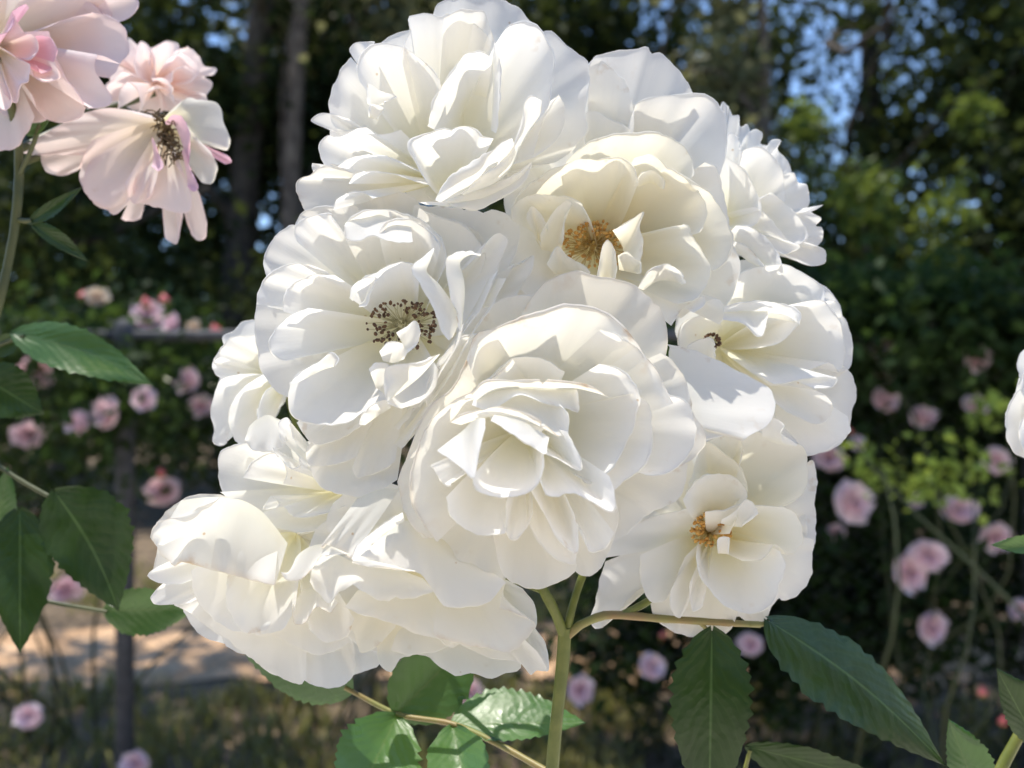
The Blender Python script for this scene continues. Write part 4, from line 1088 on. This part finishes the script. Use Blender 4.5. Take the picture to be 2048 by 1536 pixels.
# ================================================================ pink roses, upper left
rose('large pale pink rose cut off by the top left corner', (0, 0, 2.56), (-20, 250), -40, [
 ('140,-40 300,-60 480,-50 600,-30 690,-10 700,30 660,90 620,110', dict(d=-4, m='pink')),
 ('240,140 330,100 450,70 550,80 600,110 640,160 660,260 640,300 600,350 560,400', dict(d=-3, m='pink', lip=1.2)),
 ('180,600 130,680 80,750 20,770 -60,760', dict(d=-5, m='pink')),
 ('440,550 400,600 320,625 240,610 190,560 160,480', dict(d=-3, m='pink')),
 ('250,160 290,300 330,400 380,460 430,540 500,550 570,530 560,480 520,420 480,330 500,280 620,330', dict(d=0, m='pink', lip=1.0, a=1)),
 ('180,330 210,375 260,350 285,260 260,200 215,180', dict(d=3, m='pinkdeep')),
 ('70,90 110,160 180,190 190,260 140,300 90,290', dict(d=5, m='pink')),
 ('150,340 180,400 250,415 300,390 280,320', dict(d=3, m='pink')),
 ('20,250 90,300 150,330 140,420 100,430 80,520 20,480', dict(d=5, m='pink')),
 ('-40,180 40,160 70,90 60,60 130,20 150,40', dict(d=4, m='pinkdeep')),
 ('-40,500 20,560 60,520 30,430', dict(d=5, m='pink')),
], drop=22, span=16, seed=121, m='pink', name='pink_rose', group='pale pink roses at the upper left', back=(180, 230, 400, 420, 7))

rose('bright coral pink rose with sun glow in its colour behind the pale one', (0, 0, 2.56), (800, 430), -85, [
 ('560,570 540,440 620,370 640,300 580,320 660,250 655,195 700,230 760,260', dict(d=-4)),
 ('440,560 560,430 640,370 720,400 800,470 830,560', dict(d=-2, lip=.6)),
 ('700,380 690,300 720,215 760,240 790,330 770,400', dict(d=-1)),
 ('760,320 780,250 850,215 905,225 920,270', dict(d=-2)),
 ('900,260 960,240 1010,280 1050,340 1100,350 1090,380 1050,390', dict(d=-1)),
 ('1040,390 1080,430 1060,480 1010,500 920,480', dict(d=-1)),
 ('840,330 870,290 930,270 990,310 1020,370 960,420', dict(d=1)),
 ('880,420 890,360 950,340 1000,390 950,430', dict(d=2)),
 ('1050,480 1060,530 1000,540 900,510', dict(d=-1)),
 ('600,560 620,460 660,420 700,450 720,560 680,600', dict(d=2, c=.8)),
 ('720,560 740,480 820,450 880,480 900,540', dict(d=3, c=.8)),
 ('780,400 840,400 880,450 860,500', dict(d=3)),
], drop=14, span=12, seed=122, m='pinkglow', name='pink_rose', group='pale pink roses at the upper left', back=(800, 420, 230, 170, 7))

r3p = rose('wilted pale pink rose with drooping petals and a dried brown heart', (0, 0, 2.56), (840, 650), -62, [
 ('620,1120 650,1130 720,1110 735,1040 660,1030', dict(d=-4, c=.7, b='760,850')),
 ('830,1060 840,1170 850,1225 905,1240 925,1170 940,1060', dict(d=-4, c=.8)),
 ('940,1060 960,1150 1000,1220 1045,1222 1058,1140 1020,990', dict(d=-3, c=.8)),
 ('420,810 400,870 300,895 240,880 205,810 210,790', dict(d=-3, c=.8, b='700,680')),
 ('740,600 640,560 540,555 400,590 260,670 100,765 160,795 240,790 360,795 480,790', dict(d=0, c=.95, a=-2)),
 ('900,560 950,505 1020,510 1110,530 1150,640 1175,720 1160,770 1080,740 1010,720', dict(d=-1, c=1.0, a=-1, m='cream')),
 ('960,640 1000,700 1080,780 1110,860 1080,930 1030,930 1000,870', dict(d=1, c=.9, m='cream')),
 ('470,720 430,800 410,930 470,1020 580,1098 640,1060 680,1010 720,900', dict(d=3, c=1.0)),
 ('680,960 690,1010 800,1060 900,1085 970,1080 975,980 900,840', dict(d=5, c=1.0)),
 ('470,810 432,900 450,1000 560,1062 660,1025', dict(d=4, c=1.0)),
 ('640,940 680,1040 760,1010 800,930', dict(d=5, c=1.0)),
 ('845,620 880,590 930,600 960,650 975,760 965,840', dict(d=7, root='850,640 890,640 920,700 945,780 960,845', rd=-3, m='pinkdeep', lip=.4)),
 ('940,760 970,850 1015,960 990,980 960,960', dict(d=6, m='pinkdeep', root='930,780 950,860 960,940', rd=-3, lip=.3)),
 ('780,700 810,780 838,850 810,875 775,850', dict(d=7, m='pinkdeep', root='775,720 785,780 780,840', rd=-2, lip=.3)),
 ('1130,780 1170,800 1185,830 1150,840', dict(d=-3, m='pinkdeep', lip=.3)),
], drop=10, span=10, seed=123, m='pink', name='pink_rose', group='pale pink roses at the upper left', lip=.9, ruff=1.7)
# dried heart
rs = np.random.RandomState(9)
P_ = []
for i in range(120):
    t = rs.rand(); c0 = np.array([(830 + 50*t + rs.normal(0, 22)) / 2.56, (570 + 250*t) / 2.56, 4.0 + rs.uniform(-1, 2)])
    e = c0 + np.array([rs.normal(0, 9), rs.normal(0, 9), rs.uniform(1, 4)])
    mdl = (c0+e)/2 + np.array([rs.normal(0, 7), rs.normal(0, 7), 1.5])
    P_.append(tube(w3(np.stack([c0, mdl, e]), -62), .00028, 3))
v, f = join(P_)
tag(mesh_obj('stamens', v, f, M['dry'], r3p), kind='stuff')

# ================================================================ canes, pedicels and leaves
def leaf_mesh(base, tip, wl, wr, db, dt, D, rs, bend=0.0, fold=.35, teeth=15, arch=0.0, tilt=0.0):
    """serrated leaflet: base and tip in pixels, half widths in pixels, depths in mm"""
    n, k = 2*teeth + 1, 9
    b, t_ = np.array([*base, db], float), np.array([*tip, dt], float)
    d = t_[:2] - b[:2]; L_ = np.linalg.norm(d); d /= L_
    nrm = np.array([-d[1], d[0]])
    t = np.linspace(0, 1, n)
    prof = np.sin(math.pi * t ** .82) ** .80 * (1 - .25*t) * 1.08
    prof[0] = .03; prof[-1] = .0
    tooth = np.where(np.arange(n) % 2 == 0, 1.0, .925) * (1 + .03 * rs.normal(size=n))
    s = np.linspace(-1, 1, k)
    G = np.zeros((n, k, 3))
    for i in range(n):
        c = b + (t_ - b)*t[i]
        c[:2] += nrm * bend * math.sin(math.pi*t[i])
        c[2] += arch * math.sin(math.pi*t[i])
        for j in range(k):
            wd = (wr if s[j] > 0 else wl) * prof[i]
            x = abs(s[j]) * wd * (tooth[i] if abs(s[j]) == 1 else 1)
            G[i, j, :2] = c[:2] + nrm*np.sign(s[j])*x - d * (abs(s[j])**2) * L_*.03
            G[i, j, 2] = c[2] + fold*abs(x)*.15*(1 if abs(s[j]) < .8 else .9) + tilt*s[j]*wd*.15 + .5*math.sin(9*t[i] + 3*s[j])*abs(s[j])
    uv = np.stack([np.tile(s, n), np.repeat(t, k)], 1)
    return w3(G, D).reshape(-1, 3), grid_faces(k, n), uv

def leaflet(parent, base, tip, wl, wr, db, dt, D, m='leaf', seed=0, **kw):
    rs = np.random.RandomState(seed)
    v, f, uv = leaf_mesh(base, tip, wl, wr, db, dt, D, rs, **kw)
    o = mesh_obj('leaflet', v, f, M[m], parent, uv=uv)
    return o

def stalk(name, pts, r, D, m, parent, sides=10, n=24, r2=None):
    P = resample(np.array(pts, float), n)
    rr = np.linspace(r, r2 if r2 else r, n) * (1 + .05*np.sin(np.arange(n)*1.7))
    v, f = tube(w3(P, D), rr, sides)
    return mesh_obj(name, v, f, M[m], parent)

def cane(label, org, D):
    o = empty('rose_cane', w3(np.array([*org, 0.0]), D))
    tag(o, label, 'rose stem', 'rose canes')
    return o

c1 = cane('green rose stem with leaves that carries the white cluster', (1060, 7700), -14)
stalk('stem', [(1060, 7700, -20), (1010, 5000, -10), (1070, 2600, 0), (1098, 1640, 0), (1104, 1540, 0), (1113, 1440, 0), (1126, 1320, 0), (1130, 1255, 0)], .0021, -14, 'stem', c1, n=110)
stalk('pedicel', [(1130, 1275, 0), (1108, 1220, 2), (1082, 1170, 4), (1060, 1100, 4), (1010, 900, 2)], .0017, -14, 'stem', c1, r2=.0013)
stalk('pedicel', [(1131, 1275, 0), (1148, 1200, -1), (1166, 1145, -4), (1190, 900, -14), (1190, 560, -22)], .0013, -14, 'stem', c1, r2=.0012)
stalk('pedicel', [(1134, 1272, 0), (1160, 1250, 0), (1215, 1230, 1), (1330, 1238, 0), (1460, 1246, -1), (1520, 1249, -2)], .0015, -14, 'stemred', c1, r2=.0010)
stalk('pedicel', [(1240, 1232, 1), (1300, 1200, -2), (1370, 1140, -8), (1425, 1070, -14)], .0012, -14, 'stem', c1)
stalk('pedicel', [(1100, 1200, 0), (1000, 1000, -24), (860, 800, -30), (810, 660, -18)], .0012, -14, 'stem', c1)
stalk('pedicel', [(1000, 1000, -24), (960, 800, -34), (880, 500, -30), (880, 330, -18)], .0012, -14, 'stem', c1)
stalk('pedicel', [(1160, 1150, -4), (1300, 900, -22), (1430, 700, -24)], .0012, -14, 'stem', c1)
stalk('pedicel', [(1300, 900, -22), (1380, 650, -32), (1430, 450, -32)], .0012, -14, 'stem', c1)
stalk('pedicel', [(1085, 1180, 3), (950, 1120, -14), (820, 1090, -16), (590, 1070, -10)], .0012, -14, 'stem', c1)
stalk('pedicel', [(950, 1120, -14), (800, 1000, -40), (640, 960, -42), (570, 780, -44)], .0011, -14, 'stem', c1)
stalk('pedicel', [(1085, 1180, 3), (950, 1130, -6), (815, 1080, 0)], .0012, -14, 'stem', c1)
# thorns on the pedicel
lf = stalk('leaf_stalk', [(1400, 1245, -1), (1410, 1255, -2), (1425, 1270, -3)], .0007, -14, 'stemred', c1)
leaflet(lf, (1424, 1262), (1418, 1640), 88, 88, -2, 4, -14, 'leaf', 1, arch=3, fold=.25)
lf = stalk('leaf_stalk', [(1500, 1249, -1), (1525, 1248, -1), (1542, 1246, -2)], .0008, -14, 'stemred', c1)
leaflet(lf, (1540, 1243), (1895, 1535), 62, 88, -1, -12, -14, 'leaf', 2, bend=-18, fold=-.2, tilt=.8)
lf = stalk('leaf_stalk', [(1480, 1600, -20), (1490, 1540, -20), (1500, 1500, -20)], .0007, -14, 'stem', c1)
leaflet(lf, (1498, 1494), (1800, 1570), 30, 50, -20, -26, -14, 'leaf', 3, fold=.2)
# compound leaf under the cluster
lf = stalk('leaf_stalk', [(1098, 1545, -6), (1000, 1490, -16), (905, 1448, -22), (795, 1428, -28), (690, 1375, -32)], .0011, -14, 'stemred', c1, r2=.0008)
leaflet(lf, (700, 1382), (470, 1285), 62, 72, -32, -40, -14, 'leafyoung', 4, fold=.2, tilt=.4)
leaflet(lf, (793, 1428), (965, 1255), 78, 88, -28, -36, -14, 'leafyoung', 5, fold=.3)
leaflet(lf, (793, 1432), (690, 1650), 90, 88, -28, 12, -14, 'leafyoung', 6, fold=.45, arch=3)
leaflet(lf, (908, 1447), (1176, 1446), 76, 38, -24, -24, -14, 'leafyoung', 7, bend=0, fold=.1, tilt=1.3, arch=1)
leaflet(lf, (905, 1452), (948, 1660), 62, 70, -22, 14, -14, 'leafyoung', 8, fold=.45, arch=3)

c2 = cane('green cane with leaf tips at the lower right corner', (1500, 7200), -30)
stalk('stem', [(1500, 7200, -10), (1700, 4200, 0), (1930, 1900, 0), (1990, 1560, 0), (2020, 1505, 0), (2060, 1430, 0), (2120, 1330, 0)], .0018, -30, 'stem', c2, n=110)
lf = stalk('leaf_stalk', [(2010, 1530, 0), (1985, 1560, 2), (1960, 1590, 3)], .0007, -30, 'stem', c2)
leaflet(lf, (1960, 1600), (1896, 1436), 40, 58, 3, 5, -30, 'leafyoung', 11, fold=.4)
lf = stalk('leaf_stalk', [(2060, 1440, 0), (2068, 1460, 1), (2072, 1480, 2)], .0007, -30, 'stem', c2)
leaflet(lf, (2075, 1490), (1992, 1335), 34, 60, 2, 6, -30, 'leaf', 12, fold=.4)
lf = stalk('leaf_stalk', [(2120, 1330, 0), (2110, 1200, -2), (2090, 1090, -4)], .0008, -30, 'stem', c2)
leaflet(lf, (2095, 1095), (1980, 1090), 16, 24, -4, 0, -30, 'leafyoung', 13, fold=.3)
stalk('pedicel', [(2120, 1330, 0), (2140, 1100, -4), (2125, 830, -14)], .0013, -30, 'stem', c2)

c3 = cane('thick green cane carrying the pale pink roses at far left', (100, 6560), -60)
stalk('stem', [(100, 6560, 0), (-120, 4000, 0), (-110, 1600, 0), (-30, 720, 0), (0, 600, 0), (22, 500, 0), (34, 420, 0), (38, 300, 0), (20, 200, 8), (-5, 120, 6)], .0023, -60, 'canedark', c3, r2=.0016, n=110)
stalk('pedicel', [(36, 330, 0), (150, 290, -18), (330, 265, -14)], .0012, -60, 'canedark', c3)
stalk('pedicel', [(36, 300, 0), (160, 240, -24), (310, 185, -34)], .0015, -60, 'canedark', c3)
lf = stalk('leaf_stalk', [(36, 440, 0), (50, 442, 1), (66, 442, 2)], .0010, -60, 'canedark', c3)
leaflet(lf, (56, 446), (168, 372), 14, 18, 2, 4, -60, 'leaf', 21, fold=.6)
leaflet(lf, (64, 448), (178, 524), 22, 14, 2, 4, -60, 'leaf', 22, fold=.5)
lf = stalk('leaf_stalk', [(38, 350, 0), (62, 300, 3), (80, 250, 4)], .0008, -60, 'canedark', c3)
leaflet(lf, (52, 268), (100, 240), 14, 14, 4, 4, -60, 'leafyoung', 23, fold=.4)

c4 = cane('cane off the left edge with broad dark leaves', (120, 5950), -95)
stalk('stem', [(120, 5950, 0), (-40, 3600, 0), (-60, 1560, 0), (-60, 1200, 0), (-50, 900, 0), (-40, 640, 0)], .0025, -95, 'canedark', c4, n=90)
lf = stalk('leaf_stalk', [(-45, 720, 0), (0, 690, 3), (50, 672, 5)], .0009, -95, 'canedark', c4)
leaflet(lf, (28, 668), (310, 772), 46, 54, 5, 3, -95, 'leafyoung', 31, bend=-16, fold=.3, tilt=.5)
lf = stalk('leaf_stalk', [(-50, 900, 0), (40, 960, 2), (130, 1010, 4)], .0009, -95, 'canedark', c4)
leaflet(lf, (110, 985), (238, 1224), 104, 84, 4, 20, -95, 'leaf', 32, bend=-12, fold=.1, tilt=-.2)
leaflet(lf, (40, 1020), (40, 1310), 74, 74, 2, 16, -95, 'leaf', 33, fold=.1)
leaflet(lf, (-10, 1080), (16, 930), 30, 36, 0, 2, -95, 'leafyoung', 34, fold=.3)
lf = stalk('leaf_stalk', [(-58, 1160, 0), (80, 1200, -2), (214, 1224, -4)], .0009, -95, 'canedark', c4)
leaflet(lf, (210, 1222), (396, 1216), 48, 56, -4, -8, -95, 'leafyoung', 35, fold=.2)
lf = stalk('leaf_stalk', [(-50, 900, 0), (-40, 850, 1), (-30, 800, 2)], .0009, -95, 'canedark', c4)
leaflet(lf, (-40, 750), (90, 830), 60, 60, 2, 8, -95, 'leaf', 36, fold=.1)
leaflet(lf, (-30, 700), (62, 672), 22, 26, 2, 4, -95, 'leaf', 37, fold=.3)
